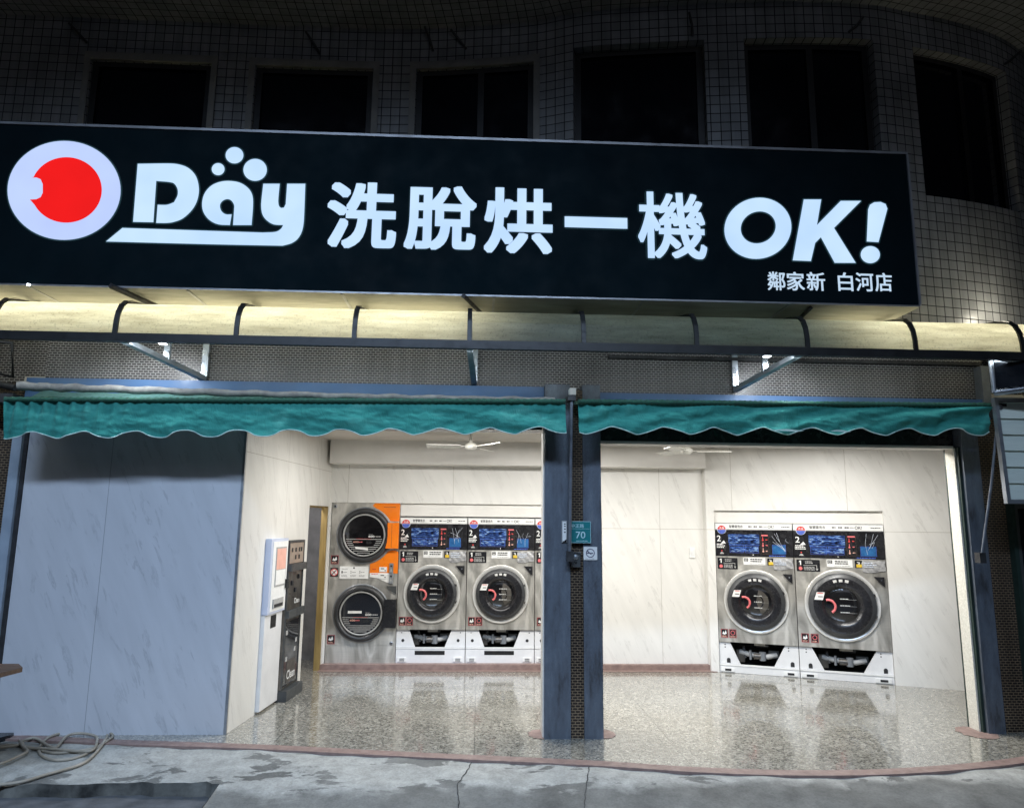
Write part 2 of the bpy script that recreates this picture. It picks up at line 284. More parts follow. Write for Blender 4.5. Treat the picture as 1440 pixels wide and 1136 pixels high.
# ------------------------------------------------------------------ mesh helpers
class MB:
    def __init__(s): s.v = []; s.f = []; s.m = []; s.uv = []; s.sm = []
    def face(s, pts, mat, uv=None, smooth=False):
        i = len(s.v); s.v += [Vector(p) for p in pts]; s.f.append(list(range(i, i+len(pts)))); s.m.append(mat); s.uv.append(uv); s.sm.append(smooth)
    def box(s, x0, x1, y0, y1, z0, z1, mat, skip=''):
        a = [(x0, y0, z0), (x1, y0, z0), (x1, y1, z0), (x0, y1, z0), (x0, y0, z1), (x1, y0, z1), (x1, y1, z1), (x0, y1, z1)]
        for k, q in (('b', (3, 2, 1, 0)), ('t', (4, 5, 6, 7)), ('f', (0, 1, 5, 4)), ('k', (2, 3, 7, 6)), ('l', (3, 0, 4, 7)), ('r', (1, 2, 6, 5))):
            if k not in skip: s.face([a[i] for i in q], mat)
        return s
    def flat(s, loops, mat, fn):
        """filled 2-D outline (first loop outer, others holes); fn maps (a,b) to 3-D"""
        ls = [[Vector((p[0], p[1], 0)) for p in l] for l in loops]
        allp = [p for l in ls for p in l]
        for t in tessellate_polygon(ls): 
            P = [allp[i] for i in t]
            ar = (P[1]-P[0]).cross(P[2]-P[0]).z
            if ar < 0: P.reverse()
            s.face([fn(p.x, p.y) for p in P], mat)
        return s
    def solid(s, loop, mat, fn, fb):
        """outline extruded from fn (front) to fb (back)"""
        s.flat([loop], mat, fn); n = len(loop)
        for i in range(n):
            a, b = loop[i], loop[(i+1) % n]
            s.face([fn(*a), fb(*a), fb(*b), fn(*b)], mat)
        return s
    def tube(s, pts, r, mat, n=8, closed=False, caps=True, rf=None):
        pts = [Vector(p) for p in pts]; rings = []
        for i, p in enumerate(pts):
            a = pts[i-1] if (i > 0 or closed) else p; b = pts[(i+1) % len(pts)] if (i < len(pts)-1 or closed) else p
            t = (b-a).normalized(); ref = Vector((0, 0, 1)) if abs(t.z) < .9 else Vector((0, 1, 0))
            x = t.cross(ref).normalized(); y = x.cross(t).normalized(); rad = rf(i) if rf else r
            rings.append([p + (x*math.cos(2*PI*k/n) + y*math.sin(2*PI*k/n))*rad for k in range(n)])
        base = len(s.v)
        for rg in rings: s.v += rg
        m = len(rings)
        for i in range(m if closed else m-1):
            j = (i+1) % m
            for k in range(n):
                l = (k+1) % n
                s.f.append([base+i*n+k, base+i*n+l, base+j*n+l, base+j*n+k]); s.m.append(mat); s.uv.append(None); s.sm.append(True)
        if caps and not closed:
            s.face(list(reversed(rings[0])), mat); s.face(rings[-1], mat)
        return s
    def lathe(s, prof, mat, c, n=56, a0=0, a1=2*PI):
        """profile of (radius, y) turned about the y axis through c=(x,z)"""
        base = len(s.v); full = abs(a1-a0-2*PI) < 1e-6; cnt = n if full else n+1
        for k in range(cnt):
            a = a0 + (a1-a0)*k/n
            for r, y in prof: s.v.append(Vector((c[0]+r*math.cos(a), y, c[1]+r*math.sin(a))))
        m = len(prof)
        for k in range(n):
            l = (k+1) % cnt
            for i in range(m-1):
                s.f.append([base+k*m+i, base+l*m+i, base+l*m+i+1, base+k*m+i+1]); s.m.append(mat if isinstance(mat, str) else mat[i]); s.uv.append(None); s.sm.append(True)
        return s
    def disc(s, c, r, y, mat, n=40, rz=None):
        rz = rz or r
        s.face([(c[0]+r*math.cos(2*PI*k/n), y, c[1]+rz*math.sin(2*PI*k/n)) for k in range(n)], mat); return s
    def grid(s, P, nu, nv, mat, uvf=None, smooth=True):
        base = len(s.v)
        for j in range(nv+1):
            for i in range(nu+1): s.v.append(Vector(P(i/nu, j/nv)))
        for j in range(nv):
            for i in range(nu):
                a = base+j*(nu+1)+i
                s.f.append([a, a+1, a+nu+2, a+nu+1]); s.m.append(mat); s.sm.append(smooth)
                s.uv.append([uvf(i/nu, j/nv), uvf((i+1)/nu, j/nv), uvf((i+1)/nu, (j+1)/nv), uvf(i/nu, (j+1)/nv)] if uvf else None)
        return s
    def text(s, body, box, mat, fn, offset=0.0, shear=0.0, keep=False):
        vs, fs = glyphs(body, offset, shear)
        if not vs: return s
        x0 = min(p[0] for p in vs); x1 = max(p[0] for p in vs); z0 = min(p[1] for p in vs); z1 = max(p[1] for p in vs)
        bx0, bx1, bz0, bz1 = box
        sx = (bx1-bx0)/(x1-x0); sz = (bz1-bz0)/(z1-z0)
        if keep: sx = sz = min(sx, sz)
        i = len(s.v); s.v += [Vector(fn(bx0+(p[0]-x0)*sx, bz0+(p[1]-z0)*sz)) for p in vs]
        for f in fs: s.f.append([i+k for k in f]); s.m.append(mat); s.uv.append(None); s.sm.append(False)
        return s
    def build(s, name, parent=None, off=None):
        me = bpy.data.meshes.new(name)
        o = bpy.data.objects.new(name, me); COL.objects.link(o)
        org = Vector((0, 0, 0))
        if parent is not None:
            o.parent = parent; org = WLOC.get(parent.name, Vector((0, 0, 0)))
        vv = [p-org for p in s.v]
        me.from_pydata([tuple(p) for p in vv], [], s.f)
        names = []
        for k in s.m:
            if k not in names: names.append(k); me.materials.append(M[k])
        uvl = me.uv_layers.new(name='UVMap')
        for pi, p in enumerate(me.polygons):
            p.material_index = names.index(s.m[pi]); p.use_smooth = s.sm[pi]
            ex = s.uv[pi]
            if ex is None:
                nr = (s.v[s.f[pi][1]]-s.v[s.f[pi][0]]).cross(s.v[s.f[pi][-1]]-s.v[s.f[pi][0]])
                if nr.length > 0: nr.normalize()
                hor = abs(nr.z) > .8
                t = Vector((-nr.y, nr.x, 0)); t = t.normalized() if t.length > 1e-4 else Vector((1, 0, 0))
                if abs(t.x) > abs(t.y) and t.x < 0 or abs(t.y) >= abs(t.x) and t.y < 0: t = -t
            for li, vi in zip(p.loop_indices, range(len(s.f[pi]))):
                P = s.v[s.f[pi][vi]]
                uvl.data[li].uv = ex[vi] if ex else ((P.x, P.y) if hor else (P.dot(t), P.z))
        me.validate(); me.update()
        WLOC[o.name] = org
        return o
WLOC = {}
_gl = {}
def glyphs(body, offset, shear):
    k = (body, offset, shear)
    if k in _gl: return _gl[k]
    cu = bpy.data.curves.new('lettering', 'FONT'); cu.body = body; cu.offset = offset; cu.shear = shear; cu.resolution_u = 6
    o = bpy.data.objects.new('lettering', cu); COL.objects.link(o)
    dg = bpy.context.evaluated_depsgraph_get(); dg.update()
    e = o.evaluated_get(dg); me = e.to_mesh()
    vs = [(v.co.x, v.co.y) for v in me.vertices]; fs = []
    for p in me.polygons:
        q = list(p.vertices); 
        a = sum(vs[q[i]][0]*vs[q[(i+1) % len(q)]][1]-vs[q[(i+1) % len(q)]][0]*vs[q[i]][1] for i in range(len(q)))
        fs.append(q if a > 0 else q[::-1])
    e.to_mesh_clear(); bpy.data.objects.remove(o); bpy.data.curves.remove(cu)
    _gl[k] = (vs, fs); return _gl[k]
def thing(name, label, cat, loc=(0, 0, 0), rz=0, group=None):
    o = bpy.data.objects.new(name, None); COL.objects.link(o); o.location = loc; o.rotation_euler = (0, 0, rz); o.empty_display_size = .1
    o['label'] = label; o['category'] = cat
    if group: o['group'] = group
    WLOC[o.name] = Vector(loc) if not rz else Vector((0, 0, 0)); return o
def tag(o, label, cat, group=None):
    o['label'] = label; o['category'] = cat
    if group: o['group'] = group
    return o
def struct(o): o['kind'] = 'structure'; return o
def arc(c, r, a0, a1, n=10, rz=None):
    rz = rz or r
    return [(c[0]+r*math.cos(math.radians(a0+(a1-a0)*k/n)), c[1]+rz*math.sin(math.radians(a0+(a1-a0)*k/n))) for k in range(n+1)]
def lerp(a, b, t): return a+(b-a)*t
def interp(pts, x):
    """smooth (Catmull-Rom) value through sorted (x,y) points"""
    if x <= pts[0][0]: return pts[0][1]
    if x >= pts[-1][0]: return pts[-1][1]
    for i in range(len(pts)-1):
        if pts[i][0] <= x <= pts[i+1][0]:
            p1, p2 = pts[i], pts[i+1]; p0 = pts[i-1] if i else p1; p3 = pts[i+2] if i+2 < len(pts) else p2
            t = (x-p1[0])/(p2[0]-p1[0]); h = p2[0]-p1[0]
            m1 = (p2[1]-p0[1])/(p2[0]-p0[0])*h; m2 = (p3[1]-p1[1])/(p3[0]-p1[0])*h
            return (2*t**3-3*t**2+1)*p1[1]+(t**3-2*t*t+t)*m1+(-2*t**3+3*t*t)*p2[1]+(t**3-t*t)*m2

# ------------------------------------------------------------------ ground
EDGE = [(-30, 5.95), (-6, 5.93), (-4, 5.90), (-3.3, 5.83), (-2.67, 5.73), (-1.6, 5.60), (-.54, 5.42), (.90, 5.19), (1.5, 5.06), (2.1, 4.99), (2.7, 4.99), (3.3, 5.07), (3.92, 5.22), (4.6, 5.5), (6, 6.4), (8, 9), (30, 9.2)]
def edge_y(x): return interp(EDGE, x)
mb = MB()
xs = [-6+.08*i for i in range(176)]
for a, b in zip(xs, xs[1:]):
    mb.face([(a, edge_y(a)+.105, 0), (b, edge_y(b)+.105, 0), (b, 10.5, 0), (a, 10.5, 0)], 'terrazzo')
struct(mb.build('shop_floor'))
mb = MB()
for a, b in zip(xs, xs[1:]):
    mb.face([(a, edge_y(a), 0), (b, edge_y(b), 0), (b, edge_y(b)+.105, 0), (a, edge_y(a)+.105, 0)], 'terracotta')
    mb.face([(a, edge_y(a)+.004, -.09), (b, edge_y(b)+.004, -.09), (b, edge_y(b), 0), (a, edge_y(a), 0)], 'terracotta')
for cx, r in ((.52, .10), (1.01, .10), (4.06, .14)):
    mb.flat([[(cx+r*math.cos(t*.314)*(1.0+.1*math.sin(t*3)), 5.93+r*1.25*math.sin(t*.314)) for t in range(20)]], 'terracotta', lambda a, b: (a, b, .003))
for x0, x1 in ((-1.74, 2.72),):
    mb.box(x0, x1, 8.35, 8.46, .001, .062, 'terracotta')
    mb.box(x0, x1, 8.27, 8.35, .001, .006, 'terracotta')
struct(mb.build('terracotta_floor_edging'))
# worn concrete apron between shop floor and road: level behind the kerb on the left, ramp further right
def kerb_front(x): return 5.06 + .018*math.sin(x*5.1) + .012*math.sin(x*13) + .03*mnoise.fractal(Vector((x*9, 1, 0)), .8, 2, 5) - .02*(x+2) if x < -1.62 else 5.0
def apron_z(x, y):
    e = edge_y(x)
    z = -.014 - .06*(e-y)
    r = min(1, max(0, (x+1.62)/.14))
    if x > -1.62:
        k = max(0, (5.02 + .05*math.sin(x*1.3) - .1*min(1, max(0, (x-.3)/2)) - y))
        z -= k*.07*r
    z += .004*math.sin(x*7+y*9)+.003*math.sin(x*17-y*5)
    return z
mb = MB()
nx, ny = 340, 36
def apron(u, v):
    x = lerp(-8, 8, u); e = min(edge_y(x), 9)-.001; f = kerb_front(x) if x < -1.62 else 4.25
    y = lerp(f, e, v); return (x, y, apron_z(x, y))
mb.grid(apron, nx, ny, 'concrete', lambda u, v: (u*16, v*2))
for i in range(nx):
    x0, x1 = lerp(-8, 8, i/nx), lerp(-8, 8, (i+1)/nx)
    f0 = kerb_front(x0) if x0 < -1.62 else 4.25; f1 = kerb_front(x1) if x1 < -1.62 else 4.25
    if x1 < -1.6: mb.face([(x0, f0-.02, -.24), (x1, f1-.02, -.24), (x1, f1, apron_z(x1, f1)), (x0, f0, apron_z(x0, f0))], 'kerb_dark')
    elif x0 < -1.6: mb.face([(x0, 4.25, -.3), (x0, f0, -.3), (x0, f0, apron_z(x0, f0)), (x0, 4.25, apron_z(x0+.2, 4.25))], 'kerb_dark')
def crack(pts, w):
    for (a, b) in zip(pts, pts[1:]):
        P, Q = atZ(*a, -.06), atZ(*b, -.06)
        n = 9; prev = None
        for k in range(n+1):
            c = P.lerp(Q, k/n); off = random.uniform(-.006, .006) if 0 < k < n else 0; ww = w*random.uniform(.6, 1.5)
            x, y = c.x+off, c.y; cur = ((x-ww, y, apron_z(x, y)+.005), (x+ww, y, apron_z(x, y)+.005))
            if prev: mb.face([cur[0], cur[1], prev[1], prev[0]], 'crack')
            prev = cur
crack([(672, 1066), (655, 1095), (643, 1108), (646, 1135)], .003)
crack([(832, 1073), (826, 1100), (821, 1135)], .0026)
struct(mb.build('concrete_apron'))
mb = MB()
mb.grid(lambda u, v: (lerp(-150, 150, u), lerp(-150, 5.3, v), -.128), 2, 2, 'road')
mb.grid(lambda u, v: (lerp(-150, 150, u), lerp(5.3, 250, v), -.30), 2, 2, 'road')
struct(mb.build('road'))

# ------------------------------------------------------------------ the building
bd = thing('corner_building', 'curved corner building clad in small white square tiles above an open shopfront', 'building', (0, 6, 0))
# curved tiled upper wall
WP = [(-14, 6.42), (-9, 6.42), (-6, 6.42), (-4.8, 6.42), (-3.8, 6.42), (-2.6, 6.42), (-1.6, 6.42), (-.7, 6.39), (-.1, 6.31), (.49, 6.20), (.9, 6.06), (1.5, 5.96), (2.02, 5.89), (2.6, 5.83), (3.1, 5.795), (3.6, 5.80), (4.0, 5.87), (4.5, 5.97), (5.1, 6.16), (5.6, 6.45), (6.0, 6.85), (6.3, 7.4), (6.5, 8.2), (6.55, 10), (6.55, 14)]
path = []
x = -14.0
while x < 5.6: path.append((x, interp(WP, x))); x += .06
for a, b in zip(WP[19:], WP[20:]):
    for k in range(10): path.append((lerp(a[0], b[0], k/10), lerp(a[1], b[1], k/10)))
ss = [0]
for a, b in zip(path, path[1:]): ss.append(ss[-1]+math.hypot(b[0]-a[0], b[1]-a[1]))
def nrm(i):
    a = path[max(0, i-1)]; b = path[min(len(path)-1, i+1)]; dx, dy = b[0]-a[0], b[1]-a[1]; l = math.hypot(dx, dy); return (dy/l, -dx/l)
ZT, ZW0, ZW1, ZB = 6.45, 4.60, 6.0, 3.16
def wtop(k): return 6.0 if k < 3 else 6.085
def wrev(k): return .05 if k < 3 else .13
def winx(u0, v0, u1, v1): return (atZ(u0, v0, 6.0).x, atZ(u1, v1, 6.0).x)
wins = [winx(130, 85, 300, 91), winx(360, 96, 530, 99), winx(582, 100, 755, 90), winx(808, 78, 990, 68), winx(1045, 65, 1230, 68), winx(1283, 80, 1415, 110)]
wi = []
for a, b in wins:
    ia = min(range(len(path)), key=lambda i: abs(path[i][0]-a) if path[i][1] < 7 else 99); ib = min(range(len(path)), key=lambda i: abs(path[i][0]-b) if path[i][1] < 7 else 99)
    wi.append((ia, ib))
mb = MB()
def wallq(i, z0, z1, off=0):
    a, b = path[i], path[i+1]; na, nb = nrm(i), nrm(i+1)
    A = (a[0]+na[0]*off, a[1]+na[1]*off); B = (b[0]+nb[0]*off, b[1]+nb[1]*off)
    mb.face([(A[0], A[1], z0), (B[0], B[1], z0), (B[0], B[1], z1), (A[0], A[1], z1)], 'tile', [(ss[i], z0), (ss[i+1], z0), (ss[i+1], z1), (ss[i], z1)])
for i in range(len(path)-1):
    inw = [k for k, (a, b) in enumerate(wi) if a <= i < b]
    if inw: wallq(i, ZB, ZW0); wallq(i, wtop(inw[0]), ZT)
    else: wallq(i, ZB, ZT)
    # soffit and fascia of the eaves
    a, b = path[i], path[i+1]; na, nb = nrm(i), nrm(i+1); e = .42
    A2 = (a[0]+na[0]*e, a[1]+na[1]*e); B2 = (b[0]+nb[0]*e, b[1]+nb[1]*e)
    mb.face([(*A2, ZT), (*B2, ZT), (*b, ZT), (*a, ZT)], 'tile', [(ss[i], 0), (ss[i+1], 0), (ss[i+1], e), (ss[i], e)])
    mb.face([(*A2, ZT), (*B2, ZT), (*B2, ZT+.5), (*A2, ZT+.5)], 'tile', [(ss[i], 0), (ss[i+1], 0), (ss[i+1], .5), (ss[i], .5)])
for k_, (a, b) in enumerate(wi):   # tiled reveals
    REV, ZW1 = wrev(k_), wtop(k_)
    for i in (a, b):
        p = path[i]; n = nrm(i); q = (p[0]-n[0]*REV, p[1]-n[1]*REV)
        mb.face([(*p, ZW0), (*q, ZW0), (*q, ZW1), (*p, ZW1)], 'tile', [(0, ZW0), (REV, ZW0), (REV, ZW1), (0, ZW1)])
    for i in range(a, b):
        p, q = path[i], path[i+1]; n, m_ = nrm(i), nrm(i+1)
        P2 = (p[0]-n[0]*REV, p[1]-n[1]*REV); Q2 = (q[0]-m_[0]*REV, q[1]-m_[1]*REV)
        for z in (ZW0, ZW1): mb.face([(*p, z), (*q, z), (*Q2, z), (*P2, z)], 'tile', [(ss[i], 0), (ss[i+1], 0), (ss[i+1], REV), (ss[i], REV)])
mb.build('upper_wall', bd)
for k, (a, b) in enumerate(wi):
    REV, ZW1 = wrev(k), wtop(k)
    mb = MB()
    pts = []
    for i in range(a, b+1):
        n = nrm(i); pts.append((path[i][0]-n[0]*(REV-.03), path[i][1]-n[1]*(REV-.03)))
    for p, q in zip(pts, pts[1:]):
        for z0, z1 in ((ZW0, ZW0+.05), (ZW1-.05, ZW1)):
            mb.face([(*p, z0), (*q, z0), (*q, z1), (*p, z1)], 'win_frame')
    mid = len(pts)//2
    for j in ((0, len(pts)-2) if k in (0, 1, 3) else (0, mid, len(pts)-2)): mb.face([(*pts[j], ZW0+.05), (*pts[j+1], ZW0+.05), (*pts[j+1], ZW1-.05), (*pts[j], ZW1-.05)], 'win_frame')
    fr = mb.build('window', bd)
    mb = MB(); pts = []
    for i in range(a, b+1):
        n = nrm(i); pts.append((path[i][0]-n[0]*REV, path[i][1]-n[1]*REV))
    for p, q in zip(pts, pts[1:]): mb.face([(*p, ZW0), (*q, ZW0), (*q, ZW1), (*p, ZW1)], 'pane_dark')
    mb.build('pane', fr)
    if k < 3:
        mb = MB(); t = .075
        def off(i, d): n = nrm(i); return (path[i][0]+n[0]*d, path[i][1]+n[1]*d)
        for i in range(a-1, b+1):
            p, q = off(i, .03), off(i+1, .03); p0, q0 = off(i, 0), off(i+1, 0)
            mb.face([(*p, ZW1), (*q, ZW1), (*q, ZW1+t), (*p, ZW1+t)], 'trim')
            mb.face([(*p0, ZW1), (*q0, ZW1), (*q, ZW1), (*p, ZW1)], 'trim')
        for i in (a-1, b):
            p, q = off(i, .03), off(i+1, .03)
            mb.face([(*p, ZW0), (*q, ZW0), (*q, ZW1), (*p, ZW1)], 'trim')
        mb.build('window_trim', fr)
for q in (((97, 33), (122, 60)), ((430, 45), (450, 76)), ((597, 38), (609, 72)), ((634, 42), (656, 70)), ((969, 18), (974, 50)), ((1214, 24), (1193, 46)), ((1436, 72), (1400, 98))):
    yw = interp(WP, atY(*q[0], 6.1).x)-.06 if q[0][0] < 1400 else 6.15
    P, Q = atY(*q[0], yw), atY(*q[1], yw+.04); mb = MB(); mb.tube([P, P.lerp(Q, .5)+Vector((.01, 0, -.01)), Q], .012, 'iron', 6); mb.build('wall_hook', bd)
# ground floor: band, header, pillars, jambs
mb = MB()
mb.box(-3.62, 4.44, 5.98, 6.3, 2.74, 3.45, 'mosaic')
mb.box(-8, -3.62, 6.02, 6.3, 2.3, 3.45, 'mosaic')
mb.box(4.44, 5.6, 6.25, 6.5, 1.9, 3.45, 'mosaic')
mb.build('mosaic_band', bd)
mb = MB()
bL0 = atY(20, 540, 5.9).x
mb.box(-3.72, .655, 5.90, 5.979, 2.555, 2.775, 'blue_beam')
mb.box(.93, 4.42, 5.90, 5.979, 2.56, 2.735, 'blue_beam')
mb.build('blue_lintel', bd)
mb = MB()
mb.box(-3.66, .53, 6.0, 6.22, 2.42, 2.735, 'black')
mb.box(1.0, 4.12, 5.99, 6.2, 2.335, 2.735, 'black')
mb.build('roller_shutter_box', bd)
mb = MB()
mb.box(1.0, 4.12, 5.985, 6.17, 2.312, 2.334, 'plaster')
mb.build('shutter_lip', bd)
# central pillar: two blue posts with a mosaic strip between them
mb = MB(); mb.box(.535, .742, 5.80, 6.02, 0, 2.78, 'blue_plate'); mb.build('pillar_post', bd)
mb = MB(); mb.box(.848, .996, 5.80, 6.12, 0, 2.78, 'blue_plate'); mb.build('pillar_post', bd)
mb = MB(); mb.box(.742, .848, 5.82, 6.10, 0, 2.74, 'mosaic_dark', 'lr'); mb.build('pillar_mosaic', bd)
mb = MB(); mb.box(.526, .5345, 5.84, 6.02, 0, 2.4, 'plaster'); mb.box(.9965, 1.003, 5.86, 6.14, 0, 2.31, 'dark_grey'); mb.build('pillar_edge', bd)
for c in (.70, .90):
    mb = MB(); mb.lathe([(0, 5.83), (.052, 5.83), (.052, 5.98)], 'post_grey', (c, 2.70), 20); mb.build('shutter_roller_end', bd)
# left jamb
mb = MB(); mb.box(-3.775, -3.70, 5.90, 6.1, 0, 2.56, 'post_grey'); mb.box(-3.70, -3.672, 5.93, 6.1, 0, 2.56, 'iron'); mb.build('jamb', bd)
mb = MB(); mb.box(-7.5, -3.775, 5.96, 6.2, 0, 2.74, 'mosaic_dark'); mb.build('pillar_mosaic', bd)
# right jamb
mb = MB(); mb.box(4.14, 4.285, 5.90, 6.12, 0, 2.56, 'blue_plate'); mb.build('jamb', bd)
mb = MB(); mb.box(4.118, 4.14, 5.93, 6.12, 0, 2.32, 'bus_dark'); mb.build('jamb_edge', bd)
mb = MB(); mb.box(4.104, 4.118, 5.96, 6.08, 0, 2.312, 'stucco'); mb.build('stucco_reveal', bd)
mb = MB(); mb.box(4.285, 4.50, 5.94, 6.12, 0, 2.74, 'mosaic_dark'); mb.build('pillar_mosaic', bd)
mb = MB(); mb.box(4.50, 4.535, 5.88, 6.1, 0, 1.9, 'bus_dark'); mb.build('jamb_edge', bd)
# grey board closing the left bay, its end is the corner of the left inner wall
mb = MB(); mb.box(-3.672, -1.945, 5.95, 5.99, 0, 2.56, 'marble_grey'); mb.build('closing_board', bd)
mb = MB(); mb.box(-1.945, -1.925, 5.944, 5.965, 0, 2.56, 'alu_frame'); mb.build('corner_trim', bd)

# ---- interior
P1 = Vector((-1.93, 5.966, 0)); P2 = Vector((-1.72, 8.42, 0)); LD = (P2-P1).normalized(); LN = Vector((LD.y, -LD.x, 0)); LLEN = (P2-P1).length
def LW(s, z, d=0.0): p = P1+LD*s+LN*d; return Vector((p.x, p.y, z))    # along the left inner wall
def lbox(mb, s0, s1, d0, d1, z0, z1, mat):
    a = [LW(s0, z0, d1), LW(s1, z0, d1), LW(s1, z0, d0), LW(s0, z0, d0), LW(s0, z1, d1), LW(s1, z1, d1), LW(s1, z1, d0), LW(s0, z1, d0)]
    for q in ((3, 2, 1, 0), (4, 5, 6, 7), (0, 1, 5, 4), (2, 3, 7, 6), (3, 0, 4, 7), (1, 2, 6, 5)): mb.face([a[i] for i in q], mat)
DS0, DS1, DZ = 1.72, 2.405, 1.80
mb = MB()
lbox(mb, 0, DS0, -.05, 0, 0, 2.56, 'marble_l'); lbox(mb, DS0, DS1, -.05, 0, DZ, 2.56, 'marble_l'); lbox(mb, DS1, LLEN, -.05, 0, 0, 2.56, 'marble_l')
mb.build('left_inner_wall', bd)
mb = MB(); lbox(mb, DS1-.03, DS1-.001, -.072, -.004, 0, DZ-.001, 'wood'); lbox(mb, DS0+.001, DS1-.03, -.085, -.06, DZ-.02, DZ-.001, 'wood'); mb.build('door_frame', bd)
mb = MB(); lbox(mb, .6, 3.4, -.75, -.7, 0, 2.4, 'backroom'); lbox(mb, 3.0, 3.05, -.7, -.17, 0, 2.4, 'backroom'); lbox(mb, .55, .6, -.7, -.06, 0, 2.4, 'backroom'); lbox(mb, .6, 3.0, -.7, -.06, 2.2, 2.25, 'backroom'); mb.build('back_passage', bd)
DX0, W = -1.70, .788
WX = [-.912, -.912+W, -.912+2*W]
mb = MB()
mb.box(-1.78, 2.735, 8.42, 8.48, 1.846, 2.56, 'marble')                    # above the niche
mb.box(-.91, WX[2]+W, 8.455, 8.50, 1.70, 1.846, 'plaster')
mb.box(-1.78, -1.703, 8.42, 8.48, 0, 1.846, 'marble')
mb.box(WX[2]+W, 2.735, 8.42, 8.48, 0, 1.846, 'marble')
mb.build('back_wall', bd)
mb = MB(); mb.box(-1.70, 2.63, 8.17, 8.419, 2.285, 2.55, 'plaster'); mb.build('ceiling_beam', bd)
# slanting right wall with a niche for two washers
Q1 = Vector((2.69, 8.33, 0)); QA = Vector((2.745, 8.275, 0)); QD = Vector((4.367-2.73, 7.62-8.27, 0)).normalized(); QN = Vector((QD.y, -QD.x, 0))
QW = .885
def RWp(s, z, d=0.0): p = QA+QD*s+QN*d; return Vector((p.x, p.y, z))
def rbox(mb, s0, s1, d0, d1, z0, z1, mat):
    a = [RWp(s0, z0, d1), RWp(s1, z0, d1), RWp(s1, z0, d0), RWp(s0, z0, d0), RWp(s0, z1, d1), RWp(s1, z1, d1), RWp(s1, z1, d0), RWp(s0, z1, d0)]
    for q in ((3, 2, 1, 0), (4, 5, 6, 7), (0, 1, 5, 4), (2, 3, 7, 6), (3, 0, 4, 7), (1, 2, 6, 5)): mb.face([a[i] for i in q], mat)
mb = MB()
rbox(mb, -.09, 0, -.06, 0, 0, 2.56, 'marble')
rbox(mb, 0, 2*QW, -.06, 0, 1.80, 2.56, 'marble')
rbox(mb, 0, 2*QW, -.10, -.045, 1.66, 1.80, 'plaster')
rbox(mb, 2*QW, 3.4, -.06, 0, 0, 2.56, 'marble')
a, b = RWp(-.09, 0), Vector((2.66, 8.42, 0))
mb.face([(b.x, b.y, 0), (a.x, a.y, 0), (a.x, a.y, 2.56), (b.x, b.y, 2.56)], 'marble')
mb.build('right_inner_wall', bd)
mb = MB(); mb.box(-2.9, 6.2, 6.2, 10, 2.55, 2.7, 'ceil'); mb.box(-3.8, 5.6, 6.0, 6.2, 2.74, 2.8, 'ceil'); mb.build('shop_ceiling', bd)
mb = MB(); mb.box(-3.0, 6.3, 9.6, 9.7, 0, 2.6, 'backroom'); mb.box(5.9, 6.2, 6.1, 9.6, 0, 2.6, 'backroom'); mb.box(4.51, 5.9, 6.13, 6.2, 0, 2.6, 'backroom'); mb.box(-3.9, -3.85, 6.2, 9.6, 0, 2.6, 'backroom'); mb.build('outer_wall', bd)

# ------------------------------------------------------------------ sign
SY = 5.26
sg = thing('shop_sign', 'long black lightbox sign with glowing white and blue characters above the shopfront', 'sign', (-.3, 5.5, 3.36))
SX0, SX1, SZ0, SZ1 = -4.15, 3.455, 3.362, 4.648
mb = MB(); mb.box(SX0, SX1, SY, SY+.42, SZ0, SZ1, 'sign_face', 'b'); mb.build('sign_box', sg)
mb = MB()
mb.box(SX0, SX1, SY+.002, SY+.418, SZ0-.012, SZ0-.001, 'sign_under')
for x in [-3.4+1.16*i for i in range(6)]: mb.box(x, x+.02, SY+.02, SY+.40, SZ0-.017, SZ0-.0125, 'sign_edge')
mb.build('underside_panel', sg)
mb = MB(); mb.box(SX0, SX1, SY-.012, SY-.001, SZ1-.006, SZ1+.014, 'sign_edge'); mb.box(SX1-.012, SX1+.006, SY-.012, SY-.001, SZ0-.006, SZ1-.007, 'sign_edge'); mb.box(SX0, SX1-.013, SY-.012, SY-.001, SZ0-.014, SZ0-.001, 'sign_edge')
mb.build('sign_rim', sg)
def S(u, v): p = atY(u, v, SY); return (p.x, p.z)
def sfn(a, b, d=.004): return (a, SY-d, b)
def glow(mb, r_):  # dim emissive copies of the letters imitate light spilled on the sign face
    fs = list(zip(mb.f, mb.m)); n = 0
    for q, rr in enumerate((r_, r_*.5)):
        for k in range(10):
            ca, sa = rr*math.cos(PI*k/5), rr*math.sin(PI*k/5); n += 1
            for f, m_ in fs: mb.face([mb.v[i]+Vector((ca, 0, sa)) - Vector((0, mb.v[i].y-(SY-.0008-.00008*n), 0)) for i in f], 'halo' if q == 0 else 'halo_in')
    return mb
def rounded(l):
    # curve through the gentle bends of an outline, corners stay sharp
    n = len(l); out = []; V = [Vector(p) for p in l]
    def corner(i):
        a, b = V[i]-V[i-1], V[(i+1) % n]-V[i]; return a.length < 1e-6 or b.length < 1e-6 or abs(a.angle(b)) > .75 or max(a.length, b.length) > 3.6*min(a.length, b.length)
    for i in range(n):
        p, q = V[i], V[(i+1) % n]; d = q-p
        m1 = d if corner(i) else (q-V[i-1])*.5; m2 = d if corner((i+1) % n) else (V[(i+2) % n]-p)*.5
        if m1.length > d.length*1.5: m1 = m1.normalized()*d.length
        if m2.length > d.length*1.5: m2 = m2.normalized()*d.length
        for k in range(5):
            t = k/5; w = (2*t**3-3*t*t+1)*p+(t**3-2*t*t+t)*m1+(-2*t**3+3*t*t)*q+(t**3-t*t)*m2; out.append((w.x, w.y))
    return out
